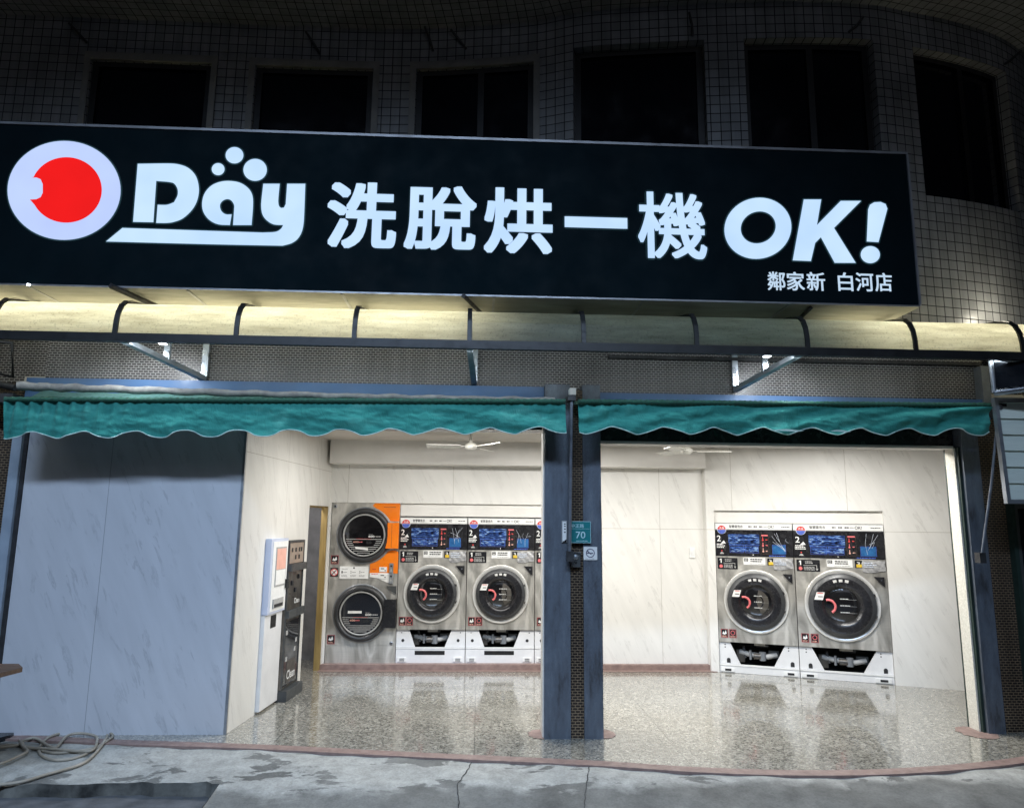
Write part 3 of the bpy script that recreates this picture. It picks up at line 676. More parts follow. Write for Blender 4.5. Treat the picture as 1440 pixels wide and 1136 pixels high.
def spoly(name, loops, mat, par, s=1.0, ox=0, oy=0, d=.004):
    if name == 'logo_letter': loops = [rounded(l) for l in loops]
    mb = MB(); mb.flat([[S(ox+p[0]/s, oy+p[1]/s) for p in l] for l in loops], mat, lambda a, b: (a, SY-d, b))
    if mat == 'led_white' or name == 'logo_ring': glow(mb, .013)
    return mb.build(name, par)
def ell(cx, cy, rx, ry, n=48, tilt=0.0):
    return [(cx+rx*math.cos(2*PI*k/n)-tilt*ry*math.sin(2*PI*k/n), cy+ry*math.sin(2*PI*k/n)) for k in range(n)]
lr = spoly('logo_ring', [ell(90.5, 268.3, 79.5, 69.5, 72)], 'led_logo', sg)
disc = [(94+50*math.cos(t), 268+46*math.sin(t)) for t in [math.radians(-158+k*6.1) for k in range(52)]]
disc = disc + [(43, 281.5), (52, 281), (58, 278), (61, 272), (61, 260), (58, 253), (52, 250.5), (45, 250)]
spoly('logo_disc', [disc], 'led_red', lr, d=.008)
spoly('logo_letter', [[(388, 462), (475, 461), (505, 464), (532, 475), (552, 498), (560, 532), (555, 565), (540, 592), (515, 615), (490, 625), (470, 628), (440, 628), (444, 577), (470, 577), (490, 570), (500, 550), (499, 530), (486, 515), (440, 510), (432, 626), (375, 625)]], 'led_white', sg, 2)
spoly('logo_letter', [[(647, 634), (615, 632), (590, 620), (573, 598), (569, 572), (576, 545), (594, 524), (618, 513), (645, 510), (675, 515), (698, 530), (710, 550), (712, 580), (708, 634), (656, 634), (659, 590), (659, 578), (652, 566), (641, 561), (628, 565), (620, 575), (620, 587), (626, 598), (637, 604), (652, 604)]], 'led_white', sg, 2)
spoly('logo_letter', [[(741, 518), (787, 518), (783, 565), (785, 580), (791, 586), (799, 585), (804, 575), (808, 518), (859, 518), (855, 620), (850, 650), (838, 672), (820, 685), (795, 692), (600, 688), (299, 680), (345, 642), (740, 655), (775, 653), (790, 645), (797, 634), (770, 632), (750, 620), (738, 602), (735, 575)]], 'led_white', sg, 2)
for cx, cy, rx, ry in ((614, 477, 18, 17), (660, 438, 25, 23), (718, 479, 33, 31)):
    spoly('logo_bubble', [ell(cx, cy, rx, ry, 32)], 'led_white', sg, 2)
def schar(ch, u0, u1, v0, v1, off, mat='led_white', name='character'):
    um, vm = (u0+u1)/2, (v0+v1)/2
    x0 = S(u0, vm)[0]; x1 = S(u1, vm)[0]; z0 = S(um, v1)[1]; z1 = S(um, v0)[1]
    # heavy stroke: the outline thickened by laying copies of the glyph a hair apart in depth
    r_ = off; mb = MB(); mb.text(ch, (x0+r_, x1-r_, z0+r_*.85, z1-r_*.85), mat, lambda a, b: (a, SY-.0035, b))
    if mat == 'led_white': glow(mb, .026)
    for k, (ca, sa) in enumerate([(a, b) for a in (-1, -.6, -.2, .2, .6, 1) for b in (-1, -.6, -.2, .2, .6, 1) if abs(a) == 1 or abs(b) == 1]+[(.5, .5), (-.5, .5), (.5, -.5), (-.5, -.5)]):
        mb.text(ch, (x0+r_+r_*ca, x1-r_+r_*ca, z0+r_*.8+r_*.8*sa, z1-r_*.8+r_*.8*sa), mat, lambda a, b, k=k: (a, SY-.0036-.0001*k, b))
    return mb.build(name, sg)
schar('洗', 460, 558, 257, 350, .0165); schar('脫', 569, 670, 262, 352, .0155); schar('烘', 681, 777, 265, 357, .0155)
schar('一', 794, 882, 306, 321, .012); schar('機', 897, 993, 271, 364, .0095)
O2 = (720, 0)
spoly('letter', [ell(691, 643, 94, 86, 56, .06), ell(692, 640.5, 49, 45, 40, .10)], 'led_white', sg, 2, *O2)
spoly('letter', [[(820, 562), (869, 562), (857, 634), (924, 566), (981, 566), (905, 642), (966, 740), (907, 740), (868, 668), (852, 684), (840, 735), (789, 733)]], 'led_white', sg, 2, *O2)
em = spoly('letter', [[(1001, 590), (1006, 577), (1018, 570), (1036, 569), (1050, 575), (1055, 588), (1030, 682), (997, 680)]], 'led_white', sg, 2, *O2)
spoly('letter', [ell(1007, 717, 27, 24, 32)], 'led_white', sg, 2, *O2)
x = 1079
for ch, a, b in (('鄰', 1079, 1104), ('家', 1106, 1131), ('新', 1134, 1160), ('白', 1178, 1199), ('河', 1203, 1228), ('店', 1230, 1254)):
    schar(ch, a, b, 382.5+(a-1079)*.012, 408.5+(a-1079)*.012, .0022, 'led_small', 'small_character')
# struts behind the sign
for u0, v0, u1, v1 in ((155, 402, 205, 424), (652, 416, 672, 436), (1140, 433, 1122, 450)):
    A = atZ(u0, v0, SZ0-.03); B = atZ(u1, v1, SZ0-.05); B = A + (B-A)*1.35
    mb = MB(); mb.tube([A, B], .022, 'iron', 4); mb.build('sign_strut', sg)
mb = MB(); mb.tube([atZ(38, 400, SZ0-.02), atZ(42, 401, SZ0-.02)], .008, 'lamp_face', 8); mb.build('indicator_lamp', sg)

# ------------------------------------------------------------------ barrel canopy
cn = thing('barrel_canopy', 'barrel canopy of glowing cream translucent sheets in a black frame under the sign', 'canopy', (0, 5.6, 2.97))
prof = [(5.205, 2.985), (5.207, 3.06), (5.222, 3.135), (5.26, 3.20), (5.32, 3.245), (5.42, 3.275), (5.56, 3.30), (5.75, 3.325), (5.97, 3.34)]
rx_ = [-5.30, -4.43] + [-3.565, -2.69, -1.814, -.948, -.091, .773, 1.639, 2.50, 3.352, 4.21, 5.07]
for a, b in zip(rx_, rx_[1:]):
    mb = MB()
    for (y0, z0), (y1, z1) in zip(prof, prof[1:]):
        mb.face([(a+.012, y0, z0), (b-.012, y0, z0), (b-.012, y1, z1), (a+.012, y1, z1)], 'canopy', smooth=True)
    o = mb.build('canopy_panel', cn)
for x in rx_:
    mb = MB()
    mb.solid([(y-.016, z-.004) for y, z in prof]+[(y+.012, z+.022) for y, z in reversed(prof)], 'canopy_black', lambda p, q: (x-.017, p, q), lambda p, q: (x+.017, p, q))
    mb.flat([[(y-.016, z-.004) for y, z in prof]+[(y+.012, z+.022) for y, z in reversed(prof)]], 'canopy_black', lambda p, q: (x+.017, p, q))
    # short strip so that the rib stands proud of the sheets
    for (y0, z0), (y1, z1) in zip(prof, prof[1:]):
        mb.face([(x-.017, y0-.016, z0+.010), (x+.017, y0-.016, z0+.010), (x+.017, y1-.010, z1+.024), (x-.017, y1-.010, z1+.024)], 'canopy_black', smooth=True)
    mb.build('rib', cn)
mb = MB(); mb.box(-5.32, 5.09, 5.185, 5.225, 2.922, 2.985, 'canopy_black'); mb.build('front_beam', cn)
mb = MB(); mb.box(1.1, 4.40, 5.92, 5.975, 3.045, 3.07, 'iron'); mb.box(4.36, 4.43, 5.88, 5.975, 2.70, 3.03, 'alu_frame'); mb.build('wall_rail', cn)
def flatbar(mb, A, B, w, t, mat):
    A, B = Vector(A), Vector(B); d = (B-A).normalized(); sd = Vector((1, 0, 0)) if abs(d.x) < .8 else Vector((0, 1, 0)); u = d.cross(sd).normalized(); s_ = d.cross(u).normalized()
    c = []
    for P in (A, B):
        for sx, sy in ((-1, -1), (1, -1), (1, 1), (-1, 1)): c.append(P+s_*sx*w/2+u*sy*t/2)
    for q in ((0, 1, 5, 4), (1, 2, 6, 5), (2, 3, 7, 6), (3, 0, 4, 7), (3, 2, 1, 0), (4, 5, 6, 7)): mb.face([c[i] for i in q], mat)
for wx, wv, ox in ((-2.31, 2.80, -2.66), (-.055, 2.80, -.09), (2.20, 2.79, 2.46)):
    mb = MB()
    A = Vector((wx, 5.955, wv)); B = Vector((ox, 5.22, 2.95))
    flatbar(mb, A, B, .045, .04, 'alu_frame'); mb.build('brace', cn)
    mb = MB(); flatbar(mb, (wx, 5.95, 2.82), (wx, 5.95, 3.10), .05, .035, 'alu'); mb.build('brace_post', cn)
    if abs(ox-wx) > .1:
        C_ = A.lerp(B, .48); mb = MB(); flatbar(mb, C_+Vector((0, 0, .01)), C_+Vector((0, 0, .24)), .045, .03, 'alu'); mb.build('brace_post', cn)

for i, (u, v) in enumerate(((228, 474), (1080, 493))):
    p = atY(u, v, 5.30)
    t = thing('flood_lamp', ['small bright lamp under the canopy near its left brace', 'small bright lamp under the canopy near its right brace'][i], 'lamp', (p.x, p.y, 2.95), group='lamps under the canopy')
    mb = MB(); mb.box(p.x-.03, p.x+.03, 5.29, 5.35, 2.945, 2.985, 'iron'); mb.build('housing', t)
    mb = MB(); mb.box(p.x-.024, p.x+.024, 5.295, 5.345, 2.938, 2.944, 'lamp_face'); mb.build('lens', t)

# ------------------------------------------------------------------ awnings
def awning(name, label, u0, u1, vt0, vt1, minima, vb0, vb1, amp, gather, seed):
    YF = 5.45
    a, b = atY(u0, vt0, YF), atY(u1, vt1, YF)
    t = thing(name, label, 'awning', ((a.x+b.x)/2, YF, a.z), group='teal awnings over the two bays')
    mins = [atY(m, 610, YF).x for m in minima]
    zb0, zb1 = atY(u0, vb0, YF).z, atY(u1, vb1, YF).z
    rnd = random.Random(seed); ph = [rnd.uniform(0, 6.28) for _ in range(12)]
    def phase(x):
        if x <= mins[0]: return (x-mins[0])/(mins[1]-mins[0])
        for i in range(len(mins)-1):
            if x <= mins[i+1]: return i+(x-mins[i])/(mins[i+1]-mins[i])
        return len(mins)-1+(x-mins[-1])/(mins[-1]-mins[-2])
    def bot(x, u): return lerp(zb0, zb1, u) + amp*(.5-.5*math.cos(2*PI*phase(x)))*1.0
    def P(u, v):
        x = lerp(a.x, b.x, u); zt = lerp(a.z, b.z, u) - .012; zb = bot(x, u); z = lerp(zt, zb, v)
        k = v*(1-.35*v)
        w = math.sin(x*11+v*2.6+ph[0])*.5+math.sin(x*23-v*3+ph[1])*.38+math.sin(x*47+v*5+ph[2])*.22+math.sin(x*5+ph[3]-v*1.6)*.6
        g = gather(u, v, x)
        n1 = mnoise.fractal(Vector((x*2.2+z*2.5+seed, z*7, seed)), .9, 2.1, 4); n2 = mnoise.noise(Vector((x*9-z*14, z*20, seed)))
        return (x + .010*math.sin(x*31+ph[5])*v, YF + .017*w*k + .02*v + g + (.020*n1+.006*n2)*min(1, v*3), z)
    mb = MB(); mb.grid(P, 560, 30, 'teal'); mb.build('valance', t)
    mb = MB()
    mb.tube([Vector(P(i/300, 1))+Vector((0, -.002, 0)) for i in range(301)], .0042, 'piping', 6); mb.build('piping', t)
    mb = MB(); pts = [Vector((lerp(a.x, b.x, i/240), YF-.004, lerp(a.z, b.z, i/240)+.006)) for i in range(241)]
    mb.tube(pts, .02, 'green_dark', 8, rf=lambda i: .019+.005*(i % 3 == 0)); mb.build('front_bar', t)
    mb = MB()
    def T(u, v):
        x = lerp(a.x, b.x, u); z0 = lerp(a.z, b.z, u)+.022
        return (x, lerp(YF, 5.86, v), lerp(z0, 2.655, v) - .03*math.sin(PI*v) + .006*math.sin(x*19+v*5))
    mb.grid(T, 120, 8, 'teal_top'); mb.build('awning_top', t)
    return t
def gl(u, v, x): return .022*math.sin(x*62+v*1.5)*max(0, 1-u*3.2)*(1-.6*v) + .010*math.sin(x*55)*max(0, (u-.8)*4)*(1-v)
def gr(u, v, x):
    d = max(0, (u-.55)/.45); return -.035*math.exp(-((v-(.85-.85*d))/.16)**2)*d + .012*math.sin(x*58)*max(0, 1-u*5)*(1-v)+.01*math.sin(x*9+v*9)
awning('awning', 'wider teal scalloped awning left of the middle pillar, over the grey board',
       8, 795, 563, 566, [80, 150, 223, 295, 370, 443, 513, 583, 655, 722, 792], 617, 609, .052, gl, 3)
awning('awning', 'teal scalloped awning valance, narrower one right of the middle pillar, torn near its hem',
       813, 1391, 566, 571, [825, 898, 972, 1040, 1107, 1178, 1247, 1313, 1378], 610, 612, .058, gr, 9)
aw = [o for o in COL.objects if o.name.startswith('awning') and o.type == 'EMPTY'][-1]
for u0, u1, v in ((1083, 1128, 606), (1164, 1194, 607)):
    mb = MB(); mb.grid(lambda a, b: tuple(atY(lerp(u0, u1, a), v-1.6*math.sin(a*5)*.4+lerp(1.3, -1.3, b)*(1-abs(2*a-1)**2), 5.445) + Vector((0, -.035, 0))), 14, 2, 'piping'); mb.build('frayed_strip', aw)
mb = MB()
tp = [atY(25, 543, 5.6), atY(120, 546, 5.6), atY(300, 552, 5.6), atY(480, 557, 5.6), atY(640, 560, 5.6), atY(780, 562, 5.6)]
pts = []
for i in range(160):
    t_ = i/159*5; k = min(4, int(t_)); p = tp[k].lerp(tp[k+1], t_-k); pts.append(p+Vector((0, .004*math.sin(i*.9), .004*math.sin(i*.53))))
mb.tube(pts, .03, 'tarp', 10, rf=lambda i: (.034-.016*i/159)*(1+.05*math.sin(i*1.9)+.07*math.sin(i*.7)+.05*math.sin(i*.31)))
tag(mb.build('rolled_tarpaulin'), 'rumpled grey tarpaulin rolled up above the left awning', 'tarpaulin')
# gear rods that wind the awnings
for i, (A, B, gz) in enumerate(((atY(1404, 576, 5.45), atY(1380, 786, 5.55), 0), (atY(804, 555, 5.66), atY(801, 784, 5.70), 1))):
    t = thing('awning_crank', ['bent dark crank rod hanging at the right end of the right awning', 'straight blue grey crank rod down the middle pillar'][i], 'crank', (B.x, B.y, B.z), group='awning cranks')
    mb = MB(); mb.tube([A, A.lerp(B, .5)+Vector((.012 if i == 0 else 0, 0, 0)), B], .010 if i == 0 else .013, 'rod_grey', 8); mb.build('rod', t)
    mb = MB()
    if i == 0:
        mb.box(A.x-.05, A.x+.05, A.y-.03, A.y+.05, A.z-.06, A.z+.045, 'iron'); mb.solid([(A.x+.05, A.z+.02), (A.x+.17, A.z+.005), (A.x+.17, A.z-.005), (A.x+.05, A.z-.04)], 'iron', lambda p, q: (p, A.y-.01, q), lambda p, q: (p, A.y+.03, q))
        mb.lathe([(0, A.y-.045), (.02, A.y-.045), (.02, A.y-.03)], 'alu_frame', (A.x-.015, A.z+.015), 12)
    else:
        mb.box(A.x-.035, A.x+.03, A.y-.03, A.y+.1, A.z-.05, A.z-.01, 'iron'); mb.box(A.x-.015, A.x+.035, A.y+.0, A.y+.1, A.z+.0, A.z+.055, 'white_steel')
    mb.build('gear_box', t)
    mb = MB(); mb.box(B.x-.02, B.x+.03, B.y-.015, B.y+.05, B.z-.03, B.z+.05, 'iron'); mb.build('rod_end', t)

# ------------------------------------------------------------------ laundry machines
def bars(mb, x0, x1, z0, z1, n, y, mat, rnd, minf=.5):
    h = (z1-z0)/n
    for i in range(n):
        w = (x1-x0)*rnd.uniform(minf, 1); zc = z1-h*(i+.5)
        x = x0
        while x < x0+w-1e-4:
            e = min(x0+w, x+rnd.uniform(.012, .03)); mb.face([(x, y, zc-h*.28), (e, y, zc-h*.28), (e, y, zc+h*.28), (x, y, zc+h*.28)], mat); x = e+.004
def rect(mb, x0, x1, z0, z1, y, mat): mb.face([(x0, y, z0), (x1, y, z0), (x1, y, z1), (x0, y, z1)], mat)
def frame_rect(mb, x0, x1, z0, z1, w, y, mat):
    rect(mb, x0, x1, z0, z0+w, y, mat); rect(mb, x0, x1, z1-w, z1, y, mat); rect(mb, x0, x0+w, z0+w, z1-w, y, mat); rect(mb, x1-w, x1, z0+w, z1-w, y, mat)
def rrect(x0, x1, z0, z1, r, n=4):
    return arc((x1-r, z0+r), r, -90, 0, n)+arc((x1-r, z1-r), r, 0, 90, n)+arc((x0+r, z1-r), r, 90, 180, n)+arc((x0+r, z0+r), r, 180, 270, n)
def washer(label, w, h, kind, seed, loc, rz, group, drum=False):
    rnd = random.Random(seed)
    t = thing('washing_machine', label, 'washing machine', loc, rz, group)
    WLOC[t.name] = Vector((0, 0, 0))
    hw = w/2-.004; fx = lambda f: -w/2+w*f; fz = lambda f: h*f
    zs, zp, zb = fz(.953), fz(.773), fz(.225 if kind == 'A' else .200)
    mb = MB(); mb.box(-hw, hw, .03, .62, zb, h, 'white_steel'); mb.build('cabinet', t)
    # name strip with its text and round badge
    mb = MB(); mb.box(-hw, hw, -.012, .0299, zs+.001, h, 'grey_label'); mb.box(-hw+.004, hw-.004, -.014, -.0125, zs+.008, h-.008, 'white_vinyl')
    y = -.0155
    mb.text('智慧雲洗衣', (fx(.19), fx(.37), zs+.022, h-.022), 'black', lambda p, q: (p, y, q), .01)
    for f in (.44, .51, .58): bars(mb, fx(f), fx(f+.045), zs+.026, h-.026, 1, y, 'iron', rnd, .9)
    rect(mb, fx(.635), fx(.68), (zs+h)/2-.002, (zs+h)/2+.003, y, 'iron')
    mb.text('OK!', (fx(.69), fx(.765), zs+.022, h-.022), 'black', lambda p, q: (p, y, q), .01)
    bars(mb, fx(.86), fx(.97), zs+.032, h-.032, 1, y, 'iron', rnd, .9)
    ns = mb.build('name_strip', t)
    mb = MB(); bx, bz = fx(.092), zs+.004
    mb.solid(arc((bx, bz), .051, 0, 360, 32)[:-1], 'white_vinyl', lambda p, q: (p, -.019, q), lambda p, q: (p, -.0145, q))
    mb.flat([arc((bx, bz), .046, 0, 180, 20)], 'red', lambda p, q: (p, -.0205, q)); mb.flat([arc((bx, bz-.003), .046, 180, 360, 20)], 'blue_ink', lambda p, q: (p, -.0205, q))
    mb.text('大台', (bx-.028, bx+.028, bz+.006, bz+.030), 'white_vinyl', lambda p, q: (p, -.022, q), .02)
    mb.build('badge', t)
    # control panel
    mb = MB(); mb.box(-hw, hw, -.010, .0299, zp+.001, zs-.001, 'black'); y = -.0115; f3 = lambda p, q: (p, y, q)
    H2 = zs-zp
    pz = lambda f: zp+H2*f
    mb.text('2', (fx(.025), fx(.075), pz(.56), pz(.78)), 'white_vinyl', f3, .012)
    mb.flat([[(fx(.075), pz(.48)), (fx(.14), pz(.48)), (fx(.115), pz(.60))]], 'white_vinyl', f3)
    bars(mb, fx(.02), fx(.14), pz(.30), pz(.48), 3, y, 'white_vinyl', rnd, .7)
    mb.disc((fx(.085), pz(.2)), .008, y, 'red', 10)
    mb.flat([arc((fx(.085), pz(.08)), .022, 0, 180, 10)], 'grey_label', f3)
    for a0, a1, b0, b1 in ((.19, .37, .14, .42), (.39, .56, .14, .42)):
        frame_rect(mb, fx(a0), fx(a1), pz(b0), pz(b1), .003, y-.001, 'blue_ink')
    rect(mb, fx(.18), fx(.575), pz(.42), pz(.48), y-.001, 'lcd')
    rect(mb, fx(.175), fx(.575), pz(.50), pz(.84), y, 'lcd'); rect(mb, fx(.20), fx(.56), pz(.18), pz(.38), y-.0005, 'lcd')
    mb.flat([rrect(fx(.592), fx(.693), pz(.105), pz(.837), .01)], 'wood_dark', f3)
    mb.flat([rrect(fx(.594), fx(.691), pz(.112), pz(.835), .009)], 'black', lambda p, q: (p, y-.0008, q))
    rect(mb, fx(.605), fx(.685), pz(.78), pz(.83), y-.0016, 'pink')
    for k, c in enumerate(('red', 'pink', 'poster_pink')):
        zc = pz(.66-.21*k); mb.disc((fx(.62), zc-.010), .010, y-.0016, c, 14); rect(mb, fx(.62)-.0035, fx(.62)+.0035, zc, zc+.026, y-.0016, c)
        bars(mb, fx(.652), fx(.680), zc-.014, zc+.004, 1, y-.0016, c, rnd, .9)
    mb.box(fx(.74), fx(.90), y-.004, y-.0005, pz(.12), pz(.44), 'screen_blue')
    frame_rect(mb, fx(.735), fx(.905), pz(.10), pz(.46), .003, y-.0045, 'blue_ink')
    bars(mb, fx(.69), fx(.90), pz(.02), pz(.07), 1, y, 'blue_ink', rnd, .95)
    mb.disc((fx(.49), pz(.07)), .006, y, 'white_vinyl', 10)
    for k in range(5):   # creased protective film
        xa = fx(rnd.uniform(.72, .95)); za = pz(rnd.uniform(.55, .92)); xb = fx(rnd.uniform(.72, .95)); zb_ = pz(rnd.uniform(.15, .6))
        mb.tube([(xa, y-.004, za), ((xa+xb)/2+rnd.uniform(-.02, .02), y-.006, (za+zb_)/2), (xb, y-.004, zb_)], .0016, 'film_line', 5)
    mb.build('control_panel', t)
    # stainless front
    mb = MB(); mb.box(-hw, hw, -.020, .0299, zb, zp-.001, 'steel'); mb.build('front_panel', t)
    y = -.0215; f3 = lambda p, q: (p, y, q)
    zl = zp-.018
    mb = MB(); mb.flat([rrect(fx(.025), fx(.285), zl-.128, zl, .008)], 'black', f3); y2 = y-.001; f4 = lambda p, q: (p, y2, q)
    x1 = fx(.068); mb.flat([[(x1-.004, zl-.058), (x1+.008, zl-.058), (x1+.008, zl-.010), (x1-.003, zl-.010), (x1-.015, zl-.020), (x1-.015, zl-.029), (x1-.004, zl-.023)]], 'white_vinyl', f4)
    bars(mb, fx(.12), fx(.21), zl-.045, zl-.012, 2, y2, 'grey_label', rnd, .9)
    mb.disc((fx(.068), zl-.095), .019, y2, 'pink', 18)
    bars(mb, fx(.105), fx(.225), zl-.115, zl-.072, 3, y2, 'grey_label', rnd, .9)
    rect(mb, fx(.10), fx(.25), zl-.062, zl-.057, y2, 'grey_label'); rect(mb, fx(.245), fx(.252), zl-.10, zl-.062, y2, 'grey_label')
    mb.flat([[(fx(.235), zl-.095), (fx(.25), zl-.118), (fx(.265), zl-.095)]], 'grey_label', f4)
    mb.build('instruction_label', t)
    mb = MB(); mb.box(fx(.36), fx(.64), y-.001, y+.001, zl-.072, zl+.008, 'white_vinyl')
    rect(mb, fx(.37), fx(.42), zl-.036, zl+.0, y-.002, 'black'); rect(mb, fx(.38), fx(.41), zl-.03, zl-.006, y-.003, 'white_vinyl'); rect(mb, fx(.385), fx(.405), zl-.024, zl-.010, y-.004, 'black')
    bars(mb, fx(.45), fx(.62), zl-.045, zl-.0, 2, y-.002, 'iron', rnd, .8); bars(mb, fx(.44), fx(.62), zl-.064, zl-.054, 1, y-.002, 'grey_label', rnd, .95)
    mb.build('notice_label', t)
    mb = MB(); mb.flat([rrect(fx(.665), fx(.99), zl-.075, zl+.004, .006)], 'black', f3)
    mb.text('3', (fx(.685), fx(.72), zl-.05, zl-.01), 'white_vinyl', f4, .006)
    rect(mb, fx(.68), fx(.765), zl-.068, zl-.036, y-.0015, 'yellow'); mb.disc((fx(.95), zl-.035), .024, y-.0015, 'yellow', 14)
    mb.build('instruction_label', t)
    mb = MB(); x0, x1 = fx(.74), fx(.985)
    mb.grid(lambda u, v: (lerp(x0, x1, u)+.004*math.sin(v*7), y-.006-.008*math.sin(u*PI)*math.sin(v*PI)-.003*math.sin(u*17+v*11), lerp(zl-.115, zl+.004, v)-.01*math.sin(u*5)*(1-v)), 18, 12, 'film')
    bars(mb, x0+.02, x1-.05, zl-.07, zl-.01, 3, y-.020, 'film_line', rnd, .4)
    mb.build('plastic_bag', t)
    # door
    s = w/.788; c = (0.0, fz(.470) if kind == 'A' else fz(.475)); R = .318*s
    mb = MB(); mb.lathe([(R, -.020), (R+.008, -.034), (R+.002, -.040), (R-.018, -.030), (R-.036, -.022)], 'chrome', c, 72)
    mb.lathe([(R+.010, -.0205), (R+.012, -.026), (R+.004, -.0275)], 'steel', c, 72)
    door = mb.build('door', t)
    mb = MB(); R2 = (.288 if kind == 'A' else .293)*s
    mb.lathe([(R2-.004, -.022), (R2-.004, -.050), (R2-.012, -.058), (.256*s, -.070), (.248*s, -.076), (.185*s, -.0765), (.172*s, -.068), (.150*s, -.046)], ['ring', 'ring', 'ring', 'ring', 'black', 'black', 'black'], c, 72); mring = mb
    mb = MB(); mb.lathe([(0.0001, -.066), (.07*s, -.064), (.13*s, -.056), (.153*s, -.046)], 'glass', c, 48)
    for k, zz in enumerate((.055, -.005, -.065)):
        z_ = c[1]+zz*s; rect(mb, -.02*s, .12*s, z_-.001, z_+.001, -.068, 'grey_label'); bars(mb, -.02*s, .07*s, z_+.002, z_+.012, 1, -.0685, 'white_vinyl', rnd, .8)
    mb.build('door_glass', door)
    if drum:
        mb = MB(); mb.lathe([(.02, -.0675), (.10*s, -.0615), (.125*s, -.058)], 'brown_metal', c, 20, -1.2, 1.35); mb.build('drum', door)
    # arced lettering along the top of the ring
    mb = mring
    for word in ((108, 100), (95, 87), (82, 74)):
        for k in range(4):
            a0 = lerp(word[0], word[1], k/4); a1 = a0-1.6
            mb.flat([[(c[0]+r_*math.cos(math.radians(a_)), c[1]+r_*math.sin(math.radians(a_))) for r_, a_ in ((.212*s, a0), (.236*s, a0), (.236*s, a1), (.212*s, a1))]], 'white_vinyl', lambda p, q: (p, -.0795, q))
    mb.build('door_ring', door)
    hc = (c[0]-.120*s, c[1]-.010*s)
    mb = MB(); mb.tube([(p, -.088, q) for p, q in arc(hc, .058*s, 110, -62, 16)], .0115*s, 'pink', 8); mb.build('handle', door)
    mb = MB(); mb.solid([(c[0]-.24*s, c[1]+.045*s), (c[0]-.165*s, c[1]+.045*s), (c[0]-.145*s, c[1]+.115*s), (c[0]-.215*s, c[1]+.115*s)], 'white_vinyl', lambda p, q: (p, -.0815, q), lambda p, q: (p, -.077, q))
    rect(mb, c[0]-.205*s, c[0]-.165*s, c[1]+.07*s, c[1]+.078*s, -.0825, 'iron'); rect(mb, c[0]-.21*s, c[0]-.16*s, c[1]+.103*s, c[1]+.110*s, -.0825, 'red')
    mb.build('door_sticker', door)
    for a in (20, -18):
        q = arc(c, .292*s, a-2.5, a+2.5, 3); mb = MB(); mb.tube([(p, -.062, z_) for p, z_ in q], .007, 'iron', 6); mb.build('hinge', door)
    mb = MB(); xh = fx(.965); zh = fz(.66)
    mb.solid([(xh-.10, zh+.005), (xh, zh+.005), (xh, zh-.10), (xh-.045, zh-.062)], 'black', lambda p, q: (p, -.036, q), lambda p, q: (p, -.0205, q)); mb.disc((xh-.03, zh-.03), .008, -.0375, 'alu', 10)
    mb.build('lock_cover', t)
    zz = zb+.045
    for k in range(2):
        x0 = fx(.035+.105*k); mb = MB(); mb.box(x0, x0+.078, -.022, -.0205, zz, zz+.095, 'black'); frame_rect(mb, x0+.002, x0+.076, zz+.002, zz+.093, .003, -.0228, 'pink')
        if k == 0: mb.flat([[(x0+.014, zz+.04), (x0+.04, zz+.032), (x0+.062, zz+.045), (x0+.052, zz+.082), (x0+.038, zz+.05), (x0+.026, zz+.07)]], 'white_vinyl', lambda p, q: (p, -.023, q))
        else: mb.flat([arc((x0+.039, zz+.056), .024, 0, 360, 20)[:-1], arc((x0+.039, zz+.056), .018, 0, 360, 20)[:-1]], 'pink', lambda p, q: (p, -.023, q))
        bars(mb, x0+.012, x0+.066, zz+.008, zz+.024, 2, -.023, 'poster_pink', rnd, .8); mb.build('warning_sticker', t)
    # base frame: cut-away front, hoses inside
    zm = fz(.105) if kind == 'A' else fz(.055)
    mb = MB()
    i0, i1 = (.185, .80) if kind == 'A' else (.14, .84); j0, j1 = (.275, .70) if kind == 'A' else (.27, .69)
    zt = zb-.001
    mb.solid([(-hw, zm), (fx(j0), zm), (fx(i0), zt), (-hw, zt)], 'white_steel', lambda p, q: (p, .0, q), lambda p, q: (p, .03, q))
    mb.solid([(fx(j1), zm), (hw, zm), (hw, zt), (fx(i1), zt)], 'white_steel', lambda p, q: (p, .0, q), lambda p, q: (p, .03, q))
    for sx in (.10, .895):
        if kind == 'A': mb.disc((fx(sx), lerp(zm, zb, .38)), .017, -.002, 'iron', 16); mb.disc((fx(sx-.02 if sx < .5 else sx+.03), lerp(zm, zb, .82)), .006, -.002, 'iron', 10)
        else:
            mb.flat([arc((fx(sx+.02), zm+.045), .020, 0, 180, 10)+[(fx(sx+.02)-.020, zm+.012), (fx(sx+.02)+.020, zm+.012)]], 'iron', lambda p, q: (p, -.002, q))
            for dz in (.75, .87): mb.disc((fx(sx-.02), lerp(zm, zb, dz)), .007, -.002, 'iron', 10)
    if kind == 'A':
        mb.box(-hw, hw, -.004, .03, .0, zm-.002, 'white_steel'); mb.box(-hw, hw, -.010, -.0045, zm-.014, zm-.002, 'white_vinyl')
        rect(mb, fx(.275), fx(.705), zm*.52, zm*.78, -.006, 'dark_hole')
        for sx in (.03, .83): mb.box(fx(sx), fx(sx+.13), -.012, -.0045, .014, .062, 'white_vinyl'); rect(mb, fx(sx+.03), fx(sx+.10), .022, .032, -.0135, 'iron'); rect(mb, fx(sx+.03), fx(sx+.10), .042, .050, -.0135, 'iron')
    else:
        mb.box(-hw, hw, -.012, .03, .0, zm-.002, 'white_steel'); mb.box(-hw, hw, -.018, -.0125, zm-.016, zm-.004, 'white_vinyl')
        for sx in (.02, .80): mb.box(fx(sx), fx(sx+.17), -.020, -.0125, .010, .050, 'white_vinyl'); rect(mb, fx(sx+.05), fx(sx+.13), .018, .042, -.0215, 'iron')
    mb.build('base_frame', t)
